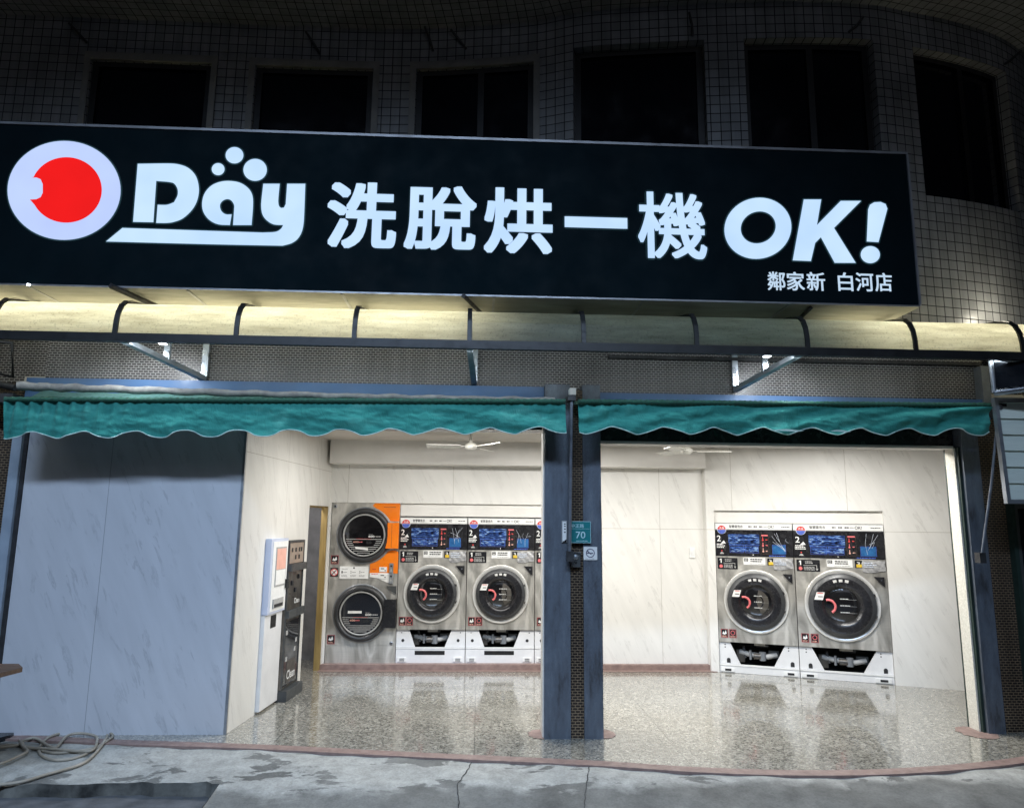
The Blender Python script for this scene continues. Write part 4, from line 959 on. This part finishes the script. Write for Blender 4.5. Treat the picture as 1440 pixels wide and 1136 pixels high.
    mb = MB(); mb.box(-hw+.02, hw-.02, .22, .24, .0, zb, 'dark_hole'); mb.box(-hw, -hw+.02, .03, .3, 0, zb, 'dark_hole'); mb.box(hw-.02, hw, .03, .3, 0, zb, 'dark_hole'); mb.box(-hw+.02, hw-.02, .03, .22, zm*.2, zm*.22+.002, 'dark_hole')
    mb.build('base_interior', t)
    mb = MB(); z5 = lerp(zm, zb, .38)
    mb.tube([(-.19*s, .12, z5+.03), (-.1*s, .10, z5+.01), (.0, .08, z5+.005), (.09*s, .07, z5), (.18*s, .10, z5+.02)], .028, 'grey_label', 10)
    mb.box(-.22*s, -.14*s, .10, .16, zm+.01, z5+.05, 'brown_metal'); mb.box(.10*s, .2*s, .09, .15, z5-.02, z5+.06, 'dark_grey'); mb.tube([(-.08*s, .06, z5-.04), (-.08*s, .06, z5+.06)], .014, 'alu_frame', 8); mb.tube([(-.05*s, .05, z5), (.02*s, .05, z5)], .034, 'brown_metal', 12)
    mb.tube([(.04*s, .05, z5-.04), (.04*s, .05, z5+.05)], .036, 'alu_frame', 12); mb.tube([(-.13*s, .09, z5-.03), (-.15*s, .12, z5+.09)], .016, 'rubber', 8); mb.tube([(-.02, .12, zb-.03), (.1*s, .12, zb-.03)], .03, 'rubber', 8)
    mb.box(-.04*s, .07*s, .05, .1, zb-.035, zb-.002, 'grey_label')
    mb.build('drain_valve', t)
    return t
def copy_tree(o, parent=None):
    c = o.copy(); COL.objects.link(c); c.parent = parent
    for ch in [k for k in o.children]: copy_tree(ch, c)
    return c
def relabel(t, loc, rz, label): t.location = loc; t.rotation_euler = (0, 0, rz); t['label'] = label; return t
MYF = 8.455
def wloc(i): return (WX[i]+W/2, MYF, .062)
gA = 'front loading washing machines along the back wall'
wa = washer('silver front loading washing machine right beside the orange dryer stack', W, 1.625, 'A', 1, wloc(0), 0, gA)
def c_copy(o, loc, label): t = copy_tree(o); return relabel(t, loc, o.rotation_euler[2], label)
wb = washer('silver washing machine in the left bay, second from the dryer stack, brown drum showing', W, 1.625, 'A', 5, wloc(1), 0, gA, True)
bpy.context.view_layer.update()
c_copy(wa, wloc(2), 'silver front loading washing machine in the left bay mostly hidden by the blue pillar')
rzr = math.atan2(QD.y, QD.x)
QWS = (.845, .925)
def rloc(k): p = RWp(QWS[0]*.5 if k == 0 else QWS[0]+QWS[1]*.5, 0, -.03); return (p.x, p.y, .002)
gB = 'front loading washing machines in the slanting right wall'
wc = washer('silver front loading washing machine on the right wall, the farther and narrower of its pair', QWS[0], 1.655, 'B', 11, rloc(0), rzr, gB, True)
wd = washer('silver front loading washing machine on the right wall, the nearer and wider of its pair', QWS[1], 1.655, 'B', 21, rloc(1), rzr, gB)

# stacked dryer
dr = thing('stacked_dryer', 'tall stainless stack of two round door dryers with orange corner panels', 'dryer', (DX0+W/2, MYF-.005, .062))
WLOC[dr.name] = Vector((0, 0, 0)); rnd = random.Random(4)
hw = W/2-.003; DH = 1.787
mb = MB(); mb.box(-hw, hw, .0, .62, 0, DH, 'white_steel'); mb.build('cabinet', dr)
mb = MB(); mb.box(-hw, hw, -.014, -.001, .905, DH, 'steel'); mb.build('upper_front', dr)
mb = MB(); mb.box(-hw, hw, -.014, -.001, .19, .903, 'steel'); mb.box(-hw, hw, -.012, -.001, .0, .188, 'steel'); mb.build('lower_front', dr)
for c, nm in (((-.005, 1.415), 0), ((-.005, .545), 1)):
    mb = MB(); mb.lathe([(.322, -.015), (.322, -.030), (.314, -.036), (.306, -.030)], 'alu_frame', c, 72); door = mb.build('door', dr)
    mb = MB(); mb.lathe([(.306, -.02), (.306, -.05), (.295, -.068), (.272, -.078), (.258, -.070), (.248, -.050), (.240, -.048)], ['black', 'rubber', 'rubber', 'rubber', 'black', 'black'], c, 72); mb.build('door_ring', door)
    mb = MB(); mb.lathe([(.243, -.05), (.240, -.062), (.230, -.064), (.224, -.054)], 'grey_label', c, 64); mb.build('glass_rim', door)
    mb = MB(); mb.lathe([(.0001, -.052), (.225, -.0515)], 'glass', c, 64)
    for k in range(8):
        zz = c[1]-.045-.022*k
        xr = math.sqrt(max(0, .212**2-(zz-c[1])**2))
        if k in (1, 2, 3):
            for a, b in ((-xr, -xr+.065), (xr-.065, xr)): rect(mb, c[0]+a, c[0]+b, zz-.004, zz+.004, -.0535, 'grey_label')
        else: rect(mb, c[0]-xr, c[0]+xr, zz-.004, zz+.004, -.0535, 'grey_label')
    rect(mb, c[0]-.09, c[0]+.08, c[1]-.043, c[1]-.040, -.0545, 'red')
    mb.text('600', (c[0]-.12, c[0]-.06, c[1]-.085, c[1]-.066), 'poster_pink', lambda p, q: (p, -.0538, q), .02)
    bars(mb, c[0]-.055, c[0]-.01, c[1]-.085, c[1]-.068, 1, -.0538, 'pink', rnd, .9); bars(mb, c[0]+.03, c[0]+.09, c[1]-.10, c[1]-.066, 3, -.0538, 'rubber', rnd, .9)
    mb.text('600', (c[0]+.05, c[0]+.12, c[1]-.025, c[1]-.002), 'white_vinyl', lambda p, q: (p, -.0538, q), .02)
    bars(mb, c[0]+.05, c[0]+.10, c[1]+.004, c[1]+.012, 1, -.0538, 'grey_label', rnd, .9); bars(mb, c[0]+.13, c[0]+.19, c[1]-.02, c[1]-.008, 1, -.0538, 'white_vinyl', rnd, .9)
    if nm == 0: mb.flat([[(c[0]-.10, c[1]-.130), (c[0]+.05, c[1]-.145), (c[0]+.05, c[1]-.170), (c[0]-.09, c[1]-.155)]], 'white_vinyl', lambda p, q: (p, -.0545, q))
    else: rect(mb, c[0]-.145, c[0]+.01, c[1]+.0, c[1]+.028, -.0545, 'white_vinyl')
    mb.build('door_glass', door)
    mb = MB()
    if nm == 0:
        hx, hm = .255, 'orange'
        mb.solid([(.262, c[1]+.145), (hw, c[1]+.145), (hw, c[1]-.145), (.245, c[1]-.145), (.262, c[1]-.08), (.268, c[1]), (.266, c[1]+.08)], 'orange', lambda p, q: (p, -.088, q), lambda p, q: (p, -.0145, q))
        mb.box(.312, .315, -.0895, -.0885, c[1]-.14, c[1]+.14, 'wood_dark')
    else:
        mb.solid([(.262, c[1]+.155), (hw, c[1]+.155), (hw, c[1]-.155), (.225, c[1]-.155), (.245, c[1]-.08), (.252, c[1]), (.25, c[1]+.08)], 'black', lambda p, q: (p, -.082, q), lambda p, q: (p, -.0145, q))
    mb.build('hinge_block', door)
    mb = MB(); mb.box(-.312, -.300, -.052, -.03, c[1]-.01, c[1]+.05, 'grey_label'); mb.build('latch', door)
mb = MB(); c = (-.005, 1.415)
mb.flat([[(.10, DH-.002), (.075, DH-.035)]+arc(c, .331, 68, 30, 12)+[(.33, 1.575), (hw, 1.575), (hw, DH-.002)]], 'orange', lambda p, q: (p, -.0165, q)); rect(mb, .205, .345, DH-.052, DH-.047, -.018, 'wood_dark'); mb.build('corner_panel', dr)
mb = MB(); mb.flat([[(.30, 1.245), (.36, 1.245), (hw, 1.225), (hw, .985), (.07, .985), (.07, 1.09)]+arc(c, .331, -73, -34, 12)], 'orange', lambda p, q: (p, -.0165, q)); mb.build('corner_panel', dr)
mb = MB(); mb.box(-.27, .055, -.018, -.0145, .925, 1.062, 'white_vinyl'); y = -.019
for k, ch in enumerate('123'):
    x0 = -.25+.10*k; mb.text(ch, (x0, x0+.014, .985, 1.012), 'iron', lambda p, q: (p, y, q), .0); bars(mb, x0+.022, x0+.065, .992, 1.000, 1, y, 'iron', rnd, .9); bars(mb, x0, x0+.07, .945, .968, 2, y, 'grey_label', rnd, .9)
mb.disc((-.11, 1.045), .010, y, 'iron', 12); bars(mb, -.25, -.18, 1.03, 1.038, 1, y, 'iron', rnd, .9); mb.build('instruction_panel', dr)
mb = MB(); mb.flat([[(.075, .99), (.34, .99), (.34, .875), (.27, .885), (.15, .935), (.075, .945)]], 'white_vinyl', lambda p, q: (p, -.0175, q))
for zz in (1.03, .955): mb.box(.18, .265, -.024, -.018, zz-.028, zz+.028, 'white_vinyl'); rect(mb, .197, .235, zz+.004, zz+.013, -.0255, 'black'); mb.disc((.248, zz-.012), .007, -.0255, 'iron', 10)
bars(mb, .09, .165, .97, .985, 1, -.019, 'pink', rnd, .9); rect(mb, .10, .14, 1.03, 1.037, -.0185, 'red'); mb.build('payment_panel', dr)
for zz in (1.045, .93):
    mb = MB(); mb.box(.295, .338, -.03, -.0178, zz-.055, zz+.055, 'alu_frame'); rect(mb, .305, .328, zz+.015, zz+.035, -.0315, 'iron'); rect(mb, .308, .325, zz-.035, zz-.008, -.0315, 'grey_label'); mb.build('coin_slot', dr)
mb = MB(); mb.solid([(.27, .845), (hw-.01, .845), (hw-.01, .755), (.325, .79)], 'dark_grey', lambda p, q: (p, -.03, q), lambda p, q: (p, -.0145, q)); mb.build('lock_cover', dr)
for x0, z0 in ((-.375, 1.085), (-.375, .205)):
    mb = MB(); mb.box(x0, x0+.085, -.017, -.0145, z0, z0+.10, 'black'); frame_rect(mb, x0+.002, x0+.083, z0+.002, z0+.098, .003, -.018, 'pink'); mb.flat([[(x0+.014, z0+.045), (x0+.04, z0+.036), (x0+.068, z0+.05), (x0+.058, z0+.088), (x0+.04, z0+.055), (x0+.028, z0+.075)]], 'white_vinyl', lambda p, q: (p, -.0185, q)); bars(mb, x0+.012, x0+.07, z0+.01, z0+.028, 2, -.0185, 'poster_pink', rnd, .8); mb.build('warning_sticker', dr)
mb = MB(); mb.box(-.378, -.288, -.0165, -.0145, .945, 1.045, 'rubber'); mb.flat([arc((-.333, .995), .042, 0, 360, 28)[:-1]], 'white_vinyl', lambda p, q: (p, -.0175, q)); mb.flat([arc((-.333, .995), .042, 0, 360, 28)[:-1], arc((-.333, .995), .034, 0, 360, 28)[:-1]], 'red', lambda p, q: (p, -.0185, q)); mb.tube([(-.355, -.019, .972), (-.312, -.019, 1.018)], .004, 'iron', 5); mb.tube([(-.355, -.019, 1.018), (-.312, -.019, .972)], .003, 'red', 5); mb.build('warning_sticker', dr)
for x0, z0 in ((-.355, DH-.045), (.345, .215)):
    mb = MB(); mb.lathe([(0.0001, -.024), (.016, -.024), (.022, -.019), (.022, -.014)], 'alu_frame', (x0, z0), 18); mb.lathe([(0.0001, -.0255), (.010, -.0255), (.010, -.024)], 'iron', (x0, z0), 14); mb.build('key_lock', dr)

# ------------------------------------------------------------------ machines on the left inner wall
ck = thing('change_machine', 'slim white coin change machine let into the left inner wall', 'machine', tuple(LW(.76, .02)))
mb = MB(); lbox(mb, .56, .985, -.04, .035, .02, .815, 'white_steel'); mb.build('lower_door', ck)
mb = MB(); lbox(mb, .56, .985, -.04, .055, .82, 1.475, 'kiosk_blue'); mb.build('upper_body', ck)
mb = MB(); lbox(mb, .60, .97, .0555, .060, .84, 1.45, 'white_vinyl'); mb.build('face_plate', ck)
mb = MB(); lbox(mb, .67, .93, .0605, .064, 1.05, 1.40, 'grey_label'); lbox(mb, .685, .915, .0645, .066, 1.20, 1.385, 'poster_pink'); lbox(mb, .685, .915, .0645, .066, 1.065, 1.195, 'white_vinyl'); mb.build('notice_frame', ck)
mb = MB(); lbox(mb, .65, .90, .0605, .070, .865, .945, 'grey_label'); lbox(mb, .67, .88, .0705, .072, .872, .90, 'iron'); mb.build('coin_tray', ck)
mb = MB(); lbox(mb, .70, .83, .0355, .038, .69, .80, 'dark_hole'); mb.build('coin_return', ck)
mb = MB(); lbox(mb, .935, .985, .0605, .085, 1.02, 1.10, 'black'); mb.build('lock', ck)
sv = thing('soap_vending_machine', 'narrow dark metal soap vending machine beside the white change machine', 'machine', tuple(LW(1.2, .0)))
mb = MB(); lbox(mb, .99, 1.43, -.04, .06, .10, 1.45, 'brown_metal'); mb.build('body', sv)
mb = MB()
for s0, s1 in ((.99, 1.012), (1.408, 1.43)): lbox(mb, s0, s1, .0605, .068, .10, 1.45, 'dark_grey')
lbox(mb, 1.012, 1.408, .0605, .068, 1.43, 1.45, 'dark_grey'); mb.build('front_frame', sv)
mb = MB(); lbox(mb, 1.015, 1.405, .0605, .065, 1.235, 1.425, 'panel_metal')
for s_, z_ in ((1.08, 1.36), (1.18, 1.36), (1.28, 1.36), (1.34, 1.36), (1.18, 1.29), (1.28, 1.29)): lbox(mb, s_-.018, s_+.018, .0655, .068, z_-.02, z_+.02, 'iron')
mb.build('button_panel', sv)
for z0, z1 in ((1.165, 1.23), (.735, .805)):
    mb = MB(); lbox(mb, .985, 1.445, .0685, .10, z0, z1, 'dark_grey'); mb.build('security_bar', sv)
mb = MB(); lbox(mb, 1.03, 1.39, .0605, .064, .12, .70, 'glass'); lbox(mb, 1.10, 1.34, .0645, .066, .14, .34, 'brown_metal')
def lfn(off): return lambda p, q: tuple(LW(p, q, off))
mb.text('Clean', (1.11, 1.33, .17, .25), 'white_vinyl', lfn(.068), .015); mb.build('display_window', sv)
mb = MB(); mb.text('Clean', (1.22, 1.36, .85, .90), 'white_vinyl', lfn(.0625), .01)
for s_, z_ in ((1.30, 1.10), (1.12, 1.05), (1.22, .98)): lbox(mb, s_-.02, s_+.02, .0605, .075, z_-.02, z_+.02, 'iron')
for s_, z_ in ((1.06, .60), (1.08, .36), (1.33, .50), (1.30, .42)): lbox(mb, s_-.025, s_+.025, .0642, .0665, z_-.02, z_+.02, 'grey_label')
mb.build('fittings', sv)
mb = MB(); lbox(mb, .985, 1.435, -.02, .12, .0, .095, 'dark_grey'); mb.build('plinth', sv)

# ------------------------------------------------------------------ ceiling fans
def fan(label, x, y, z, a0, first=None):
    t = thing('ceiling_fan', label, 'fan', (x, y, z), group='ceiling fans')
    mb = MB()
    pr = [(.0001, -.035), (.04, -.032), (.062, -.015), (.066, .012), (.045, .035), (.018, .045), (.012, .14)]
    n = 20
    for k in range(n):
        a, b = 2*PI*k/n, 2*PI*(k+1)/n
        for (r0, z0), (r1, z1) in zip(pr, pr[1:]): mb.face([(x+r0*math.cos(a), y+r0*math.sin(a), z+z0), (x+r0*math.cos(b), y+r0*math.sin(b), z+z0), (x+r1*math.cos(b), y+r1*math.sin(b), z+z1), (x+r1*math.cos(a), y+r1*math.sin(a), z+z1)], 'fan_white', smooth=True)
    mb.build('motor', t)
    for k in range(3):
        a = a0+2*PI*k/3; d = Vector((math.cos(a), math.sin(a), 0)); s_ = Vector((-d.y, d.x, .22)).normalized(); mb = MB(); o = Vector((x, y, z-.004))
        for p0, p1, w in ((.05, .12, .015), (.11, .46, .055)):
            q = [o+d*p0-s_*w, o+d*p1-s_*w, o+d*p1+s_*w, o+d*p0+s_*w]
            mb.face(q, 'fan_white'); mb.face([v+Vector((0, 0, .006)) for v in reversed(q)], 'fan_white')
            for i in range(4): j = (i+1) % 4; mb.face([q[i], q[j], q[j]+Vector((0, 0, .006)), q[i]+Vector((0, 0, .006))], 'fan_white')
        mb.build('blade', t)
    return t
f1 = atY(662, 628, 7.45); f2 = atY(965, 634, 7.45)
fan('white three blade ceiling fan above the left bay, blades nearly level', f1.x, 7.45, f1.z, math.radians(183))
fan('white three blade ceiling fan right of the middle pillar', f2.x, 7.45, f2.z, math.radians(232))

# ------------------------------------------------------------------ small things on the pillar and walls
mb = MB(); mb.box(.733, .906, 5.772, 5.781, 1.485, 1.657, 'plate_teal'); y = 5.7705; f3 = lambda p, q: (p, y, q)
frame_rect(mb, .734, .905, 1.486, 1.656, .0035, y, 'plate_text'); rect(mb, .745, .895, 1.596, 1.598, y, 'plate_text')
mb.text('中正路', (.745, .85, 1.606, 1.636), 'plate_text', f3, .01); mb.text('70', (.783, .860, 1.521, 1.576), 'plate_text', f3, .008); bars(mb, .785, .878, 1.498, 1.506, 1, y, 'plate_text', random.Random(2), .95)
o = mb.build('house_number_plate'); tag(o, 'teal house number plate reading 70 on the middle pillar', 'plate')
mb = MB(); mb.box(.672, .714, 5.788, 5.799, 1.487, 1.66, 'grey_label'); y = 5.787; mb.box(.678, .708, 5.7865, 5.7875, 1.50, 1.652, 'white_vinyl')
for zz in (1.63, 1.612, 1.59, 1.565): rect(mb, .69, .703, zz, zz+.008, 5.7855, 'iron')
mb.flat([[(.676, 1.489), (.711, 1.489), (.711, 1.515), (.69, 1.500)]], 'black', lambda p, q: (p, 5.7858, q))
tag(mb.build('notice_strip'), 'narrow upright grey notice left of the house number plate', 'notice')
mb = MB(); mb.box(.848, .958, 5.790, 5.799, 1.352, 1.455, 'white_vinyl'); c = (.902, 1.406); f3 = lambda p, q: (p, 5.7885, q)
mb.flat([arc(c, .035, 0, 360, 32)[:-1], arc(c, .029, 0, 360, 32)[:-1]], 'purple_ink', f3); rect(mb, c[0]-.028, c[0]+.022, c[1]-.004, c[1]+.003, 5.788, 'purple_ink')
mb.flat([[(c[0]-.028, c[1]+.016), (c[0]-.022, c[1]+.021), (c[0]+.010, c[1]-.010), (c[0]+.004, c[1]-.012)]], 'purple_ink', lambda p, q: (p, 5.7878, q)); bars(mb, .862, .94, 1.358, 1.364, 1, 5.788, 'grey_label', random.Random(3), .95)
tag(mb.build('no_smoking_sign'), 'small white no smoking sign on the right post of the pillar', 'sign')
kb = thing('key_switch_box', 'small dark metal switch box on the mosaic strip under the number plate', 'switch', (.782, 5.80, 1.295))
mb = MB(); mb.box(.744, .820, 5.778, 5.819, 1.295, 1.405, 'dark_grey'); mb.build('box', kb)
mb = MB(); mb.box(.738, .822, 5.768, 5.819, 1.4055, 1.413, 'alu'); mb.build('lid', kb)
mb = MB(); mb.lathe([(.0001, 5.770), (.018, 5.770), (.022, 5.777)], 'alu_frame', (.782, 1.375), 18); mb.lathe([(.0001, 5.772), (.009, 5.772), (.009, 5.7775)], 'iron', (.782, 1.335), 12); mb.build('key_switch', kb)
p = atY(973, 777, 8.37)
ws = thing('wall_switch', 'small white light switch on the marble wall left of the right washers', 'switch', (2.70, 8.36, 1.3))
sx = atY(973, 777, 8.42).x
mb = MB(); mb.box(sx-.03, sx+.03, 8.404, 8.419, 1.25, 1.37, 'white_vinyl'); mb.build('plate', ws)
mb = MB(); mb.box(sx-.012, sx+.012, 8.398, 8.4035, 1.28, 1.34, 'white_steel'); mb.build('rocker', ws)

# ------------------------------------------------------------------ neighbours at both edges
lv = thing('louvred_panel', 'pale green louvred panel in a white aluminium frame at the right edge', 'panel', (4.5, 5.4, 1.84))
x0, z0, z1 = 4.085, 1.855, 2.66
mb = MB(); mb.solid([(x0, z1), (x0+.02, z0-.03), (5.4, z0-.03), (5.4, z0), (x0+.05, z0), (x0+.03, z1-.03), (5.4, z1-.03), (5.4, z1)], 'alu_frame', lambda p, q: (p, 5.39, q), lambda p, q: (p, 5.43, q)); mb.build('frame', lv)
for k in range(6):
    a = z0+.002+k*.128; mb = MB(); mb.face([(x0+.035, 5.405, a), (5.4, 5.405, a), (5.4, 5.425, a+.127), (x0+.035, 5.425, a+.127)], 'pale_green'); mb.face([(x0+.035, 5.425, a+.127), (5.4, 5.425, a+.127), (5.4, 5.404, a+.128), (x0+.035, 5.404, a+.128)], 'pale_green'); mb.build('slat', lv)
nc = thing('neighbour_window', 'tilted aluminium window with dark glass above the louvred panel at the right edge', 'window', (4.5, 5.2, 2.7))
A = [atY(1394, 513, 5.3), atY(1398, 552, 5.3)]; B = [Vector((5.4, 4.75, 3.04)), Vector((5.4, 4.75, 2.84))]
mb = MB()
def bar2(P, Q, w, m='alu_frame'): mb.tube([P, Q], w, m, 4)
bar2(A[0]+Vector((.02, 0, .03)), B[0]+Vector((0, 0, .0)), .025); bar2(A[1]+Vector((0, 0, .0)), B[1], .028, 'alu'); bar2(A[0]+Vector((.0, 0, .03)), A[1], .022); mb.build('frame', nc)
mb = MB(); mb.face([A[1], B[1], B[0], A[0]], 'neigh_glass'); mb.build('pane', nc)
nd = thing('neighbour_door', 'dark glass door of the next shop at the right edge', 'door', (4.9, 6.0, 0))
mb = MB(); mb.box(4.54, 5.6, 5.92, 5.96, 0, 1.85, 'neigh_glass'); mb.build('pane', nd)
mb = MB(); mb.box(4.536, 4.575, 5.90, 5.919, 0, 1.85, 'dark_grey'); mb.box(4.575, 5.6, 5.90, 5.919, 1.80, 1.85, 'dark_grey'); mb.build('frame', nd)
lb = thing('wall_bracket', 'dark metal frame bracket on the mosaic wall at the left edge', 'bracket', (-3.8, 5.7, 2.6))
mb = MB(); f = lambda u, v: atY(u, v, 5.7)
mb.tube([f(-30, 478), f(17, 482), f(18, 530), f(-30, 518)], .016, 'iron', 6); mb.tube([f(-30, 535), f(22, 545)], .03, 'iron', 6); mb.build('arm', lb)
mb = MB(); mb.box(-4.3, f(24, 550).x, 5.66, 5.80, 2.53, 2.60, 'iron'); mb.build('roller_bar', lb)
# table corner at the left edge
tb = thing('wooden_table', 'corner of a brown wooden table jutting in at the left edge', 'table', (-3.6, 4.9, -.1))
TZ = .69; a = atZ(32, 938, TZ); b = atZ(28, 943, TZ-.03)
mb = MB(); mb.solid([(a.x, a.y), (a.x-.05, a.y-.28), (a.x-1.0, a.y-.28), (a.x-1.0, a.y+.12), (a.x-.1, a.y+.12)], 'wood_dark', lambda p, q: (p, q, TZ), lambda p, q: (p, q, TZ-.028)); mb.flat([[(a.x, a.y), (a.x-.05, a.y-.28), (a.x-1.0, a.y-.28), (a.x-1.0, a.y+.12)]], 'wood_dark', lambda p, q: (p, q, TZ-.0285)); mb.build('tabletop', tb)
mb = MB(); mb.box(a.x-1.0, a.x-.12, a.y-.2, a.y+.05, TZ-.06, TZ-.03, 'wood_dark'); mb.build('apron_rail', tb)
for dx in (.20, .92):
    for dy in (-.22, .04):
        mb = MB(); mb.box(a.x-dx-.04, a.x-dx, a.y+dy, a.y+dy+.04, -.21+(.16 if a.y+dy > 5.08 else 0), TZ-.06, 'wood_dark'); mb.build('leg', tb)
# dark box at the lower left
a = atZ(11, 1048, -.05)
pb = MB(); pb.solid([(a.x, a.y+.02), (a.x-.10, a.y-.14), (a.x-.6, a.y-.14), (a.x-.6, a.y+.10), (a.x-.02, a.y+.10)], 'black', lambda p, q: (p, q, .02), lambda p, q: (p, q, -.045))
tag(pb.build('plastic_crate'), 'black plastic tray on the ground at the lower left edge', 'tray')
# hose
hp = [(-60, 1062), (0, 1055), (20, 1054), (45, 1056), (70, 1063), (100, 1061), (130, 1058), (150, 1051), (158, 1044), (150, 1039), (120, 1038), (90, 1039), (65, 1047), (54, 1057), (58, 1067), (75, 1071), (100, 1070), (125, 1063), (146, 1052), (150, 1043)]
hp2 = [(146, 1052), (137, 1062), (120, 1075), (95, 1084), (60, 1093), (30, 1100), (0, 1102), (-60, 1104)]
hp3 = [(-60, 1066), (0, 1060), (25, 1056), (28, 1052), (50, 1048), (75, 1060), (85, 1052), (100, 1044), (122, 1044), (136, 1050), (128, 1064), (100, 1062), (60, 1060), (35, 1058), (30, 1053)]
hp4 = [(-60, 1092), (0, 1080), (18, 1074), (38, 1065), (30, 1058), (26, 1052)]
def smooth(pts, n=6):
    out = []
    for i in range(len(pts)-1):
        p0 = pts[max(0, i-1)]; p1 = pts[i]; p2 = pts[i+1]; p3 = pts[min(len(pts)-1, i+2)]
        for k in range(n):
            t = k/n; out.append(tuple(.5*((2*b)+(-a+c)*t+(2*a-5*b+4*c-d)*t*t+(-a+3*b-3*c+d)*t**3) for a, b, c, d in zip(p0, p1, p2, p3)))
    return out+[pts[-1]]
mb = MB()
for i, h in enumerate((hp, hp2, hp3, hp4)):
    pts = []
    for u, v in smooth(h):
        p = atZ(u, v, -.04); gz = (0.0 if p.y > edge_y(p.x) else apron_z(p.x, p.y)) if p.y > 5.07 else apron_z(p.x, 5.09); gz = max(gz, -.08)
        pts.append(Vector((p.x, p.y, gz+.010+.007*i)))
    for _ in range(3): pts = [pts[0]]+[(a+b*2+c)/4 for a, b, c in zip(pts, pts[1:], pts[2:])]+[pts[-1]]
    mb.tube(pts, .010, 'hose', 8)
tag(mb.build('garden_hose'), 'beige garden hose lying in loose loops on the concrete at lower left', 'hose')

# ------------------------------------------------------------------ light
w = bpy.data.worlds.new('World'); sc.world = w; w.use_nodes = True
sky = w.node_tree.nodes.new('ShaderNodeTexSky'); sky.sky_type = 'NISHITA'; sky.sun_disc = False; sky.sun_elevation = math.radians(-4); sky.sun_rotation = math.radians(200)
w.node_tree.links.new(sky.outputs[0], w.node_tree.nodes['Background'].inputs[0]); w.node_tree.nodes['Background'].inputs[1].default_value = .10
def area(name, loc, sx, sy, e, col, rot=(0, 0, 0)):
    l = bpy.data.lights.new(name, 'AREA'); l.shape = 'RECTANGLE'; l.size = sx; l.size_y = sy; l.energy = e; l.color = col
    o = bpy.data.objects.new(name, l); COL.objects.link(o); o.location = loc; o.rotation_euler = rot; return o
WARM = (1.0, .985, .95)
area('ceiling_tube_light', (-.25, 6.85, 2.50), 1.6, .3, 54, WARM)
area('ceiling_tube_light', (1.15, 6.95, 2.50), 1.25, .3, 52, WARM)
area('ceiling_tube_light', (3.1, 6.65, 2.50), 1.6, .3, 78, WARM)
# tubes under the translucent canopy
area('canopy_tube_light', (-2.25, 5.80, 3.12), 4.3, .06, 36, (1.0, .95, .78), (math.radians(232), 0, 0))
area('canopy_tube_light', (4.15, 5.80, 3.12), 2.4, .06, 16, (1.0, .95, .78), (math.radians(232), 0, 0))
area('band_fill_light', (-1.6, 5.27, 2.93), 4.6, .04, 11, (.80, .92, 1.0), (math.radians(62), 0, 0))  # added fill with no fixture, brightens the mosaic band below the canopy
area('band_fill_light', (2.6, 5.27, 2.93), 3.2, .04, 5, (.84, .94, 1.0), (math.radians(62), 0, 0))
area('passage_light', tuple(LW(1.9, 2.15, -.4)), .3, .1, 14, (1, .97, .95))
for x in (-2.65, 2.48):
    l = bpy.data.lights.new('flood_lamp_light', 'SPOT'); l.energy = 20; l.spot_size = math.radians(120); l.spot_blend = .6; l.shadow_soft_size = .03; l.color = (.85, .92, 1)
    o = bpy.data.objects.new('flood_lamp_light', l); COL.objects.link(o); o.location = (x, 5.36, 2.92); o.rotation_euler = (math.radians(50), 0, 0)
for o_ in [o for o in COL.objects if o.name.startswith('canopy_tube_light')]: o_.data.spread = math.radians(125)
# street lamp across the road
o = area('street_lamp_light', (-1.2, -1.6, 6.9), 6.0, .40, 330, (.54, .72, 1.0))
o.data.spread = math.radians(98)
d = (Vector((-1.2, 3.2, -.2))-o.location); o.rotation_euler = d.to_track_quat('-Z', 'Y').to_euler()
# ambience of the street
area('street_glow_light', (1.5, -4, 7), 8, 3, 42, (.80, .86, 1.0), (math.radians(62), 0, 0))
l = bpy.data.lights.new('side_wall_lamp_light', 'POINT'); l.energy = 5; l.color = (1, .93, .75); l.shadow_soft_size = .05
o = bpy.data.objects.new('side_wall_lamp_light', l); COL.objects.link(o); o.location = (4.62, 5.78, 3.52)

sc.view_settings.view_transform = 'Standard'; sc.view_settings.look = 'None'; sc.view_settings.exposure = 0; sc.view_settings.gamma = 1
sc.render.engine = 'CYCLES'
cy = sc.cycles; cy.use_denoising = True; cy.max_bounces = 8; cy.diffuse_bounces = 5; cy.glossy_bounces = 4; cy.transmission_bounces = 6; cy.sample_clamp_indirect = 4; cy.caustics_reflective = False; cy.caustics_refractive = False
try: cy.denoiser = 'OPENIMAGEDENOISE'
except Exception: pass
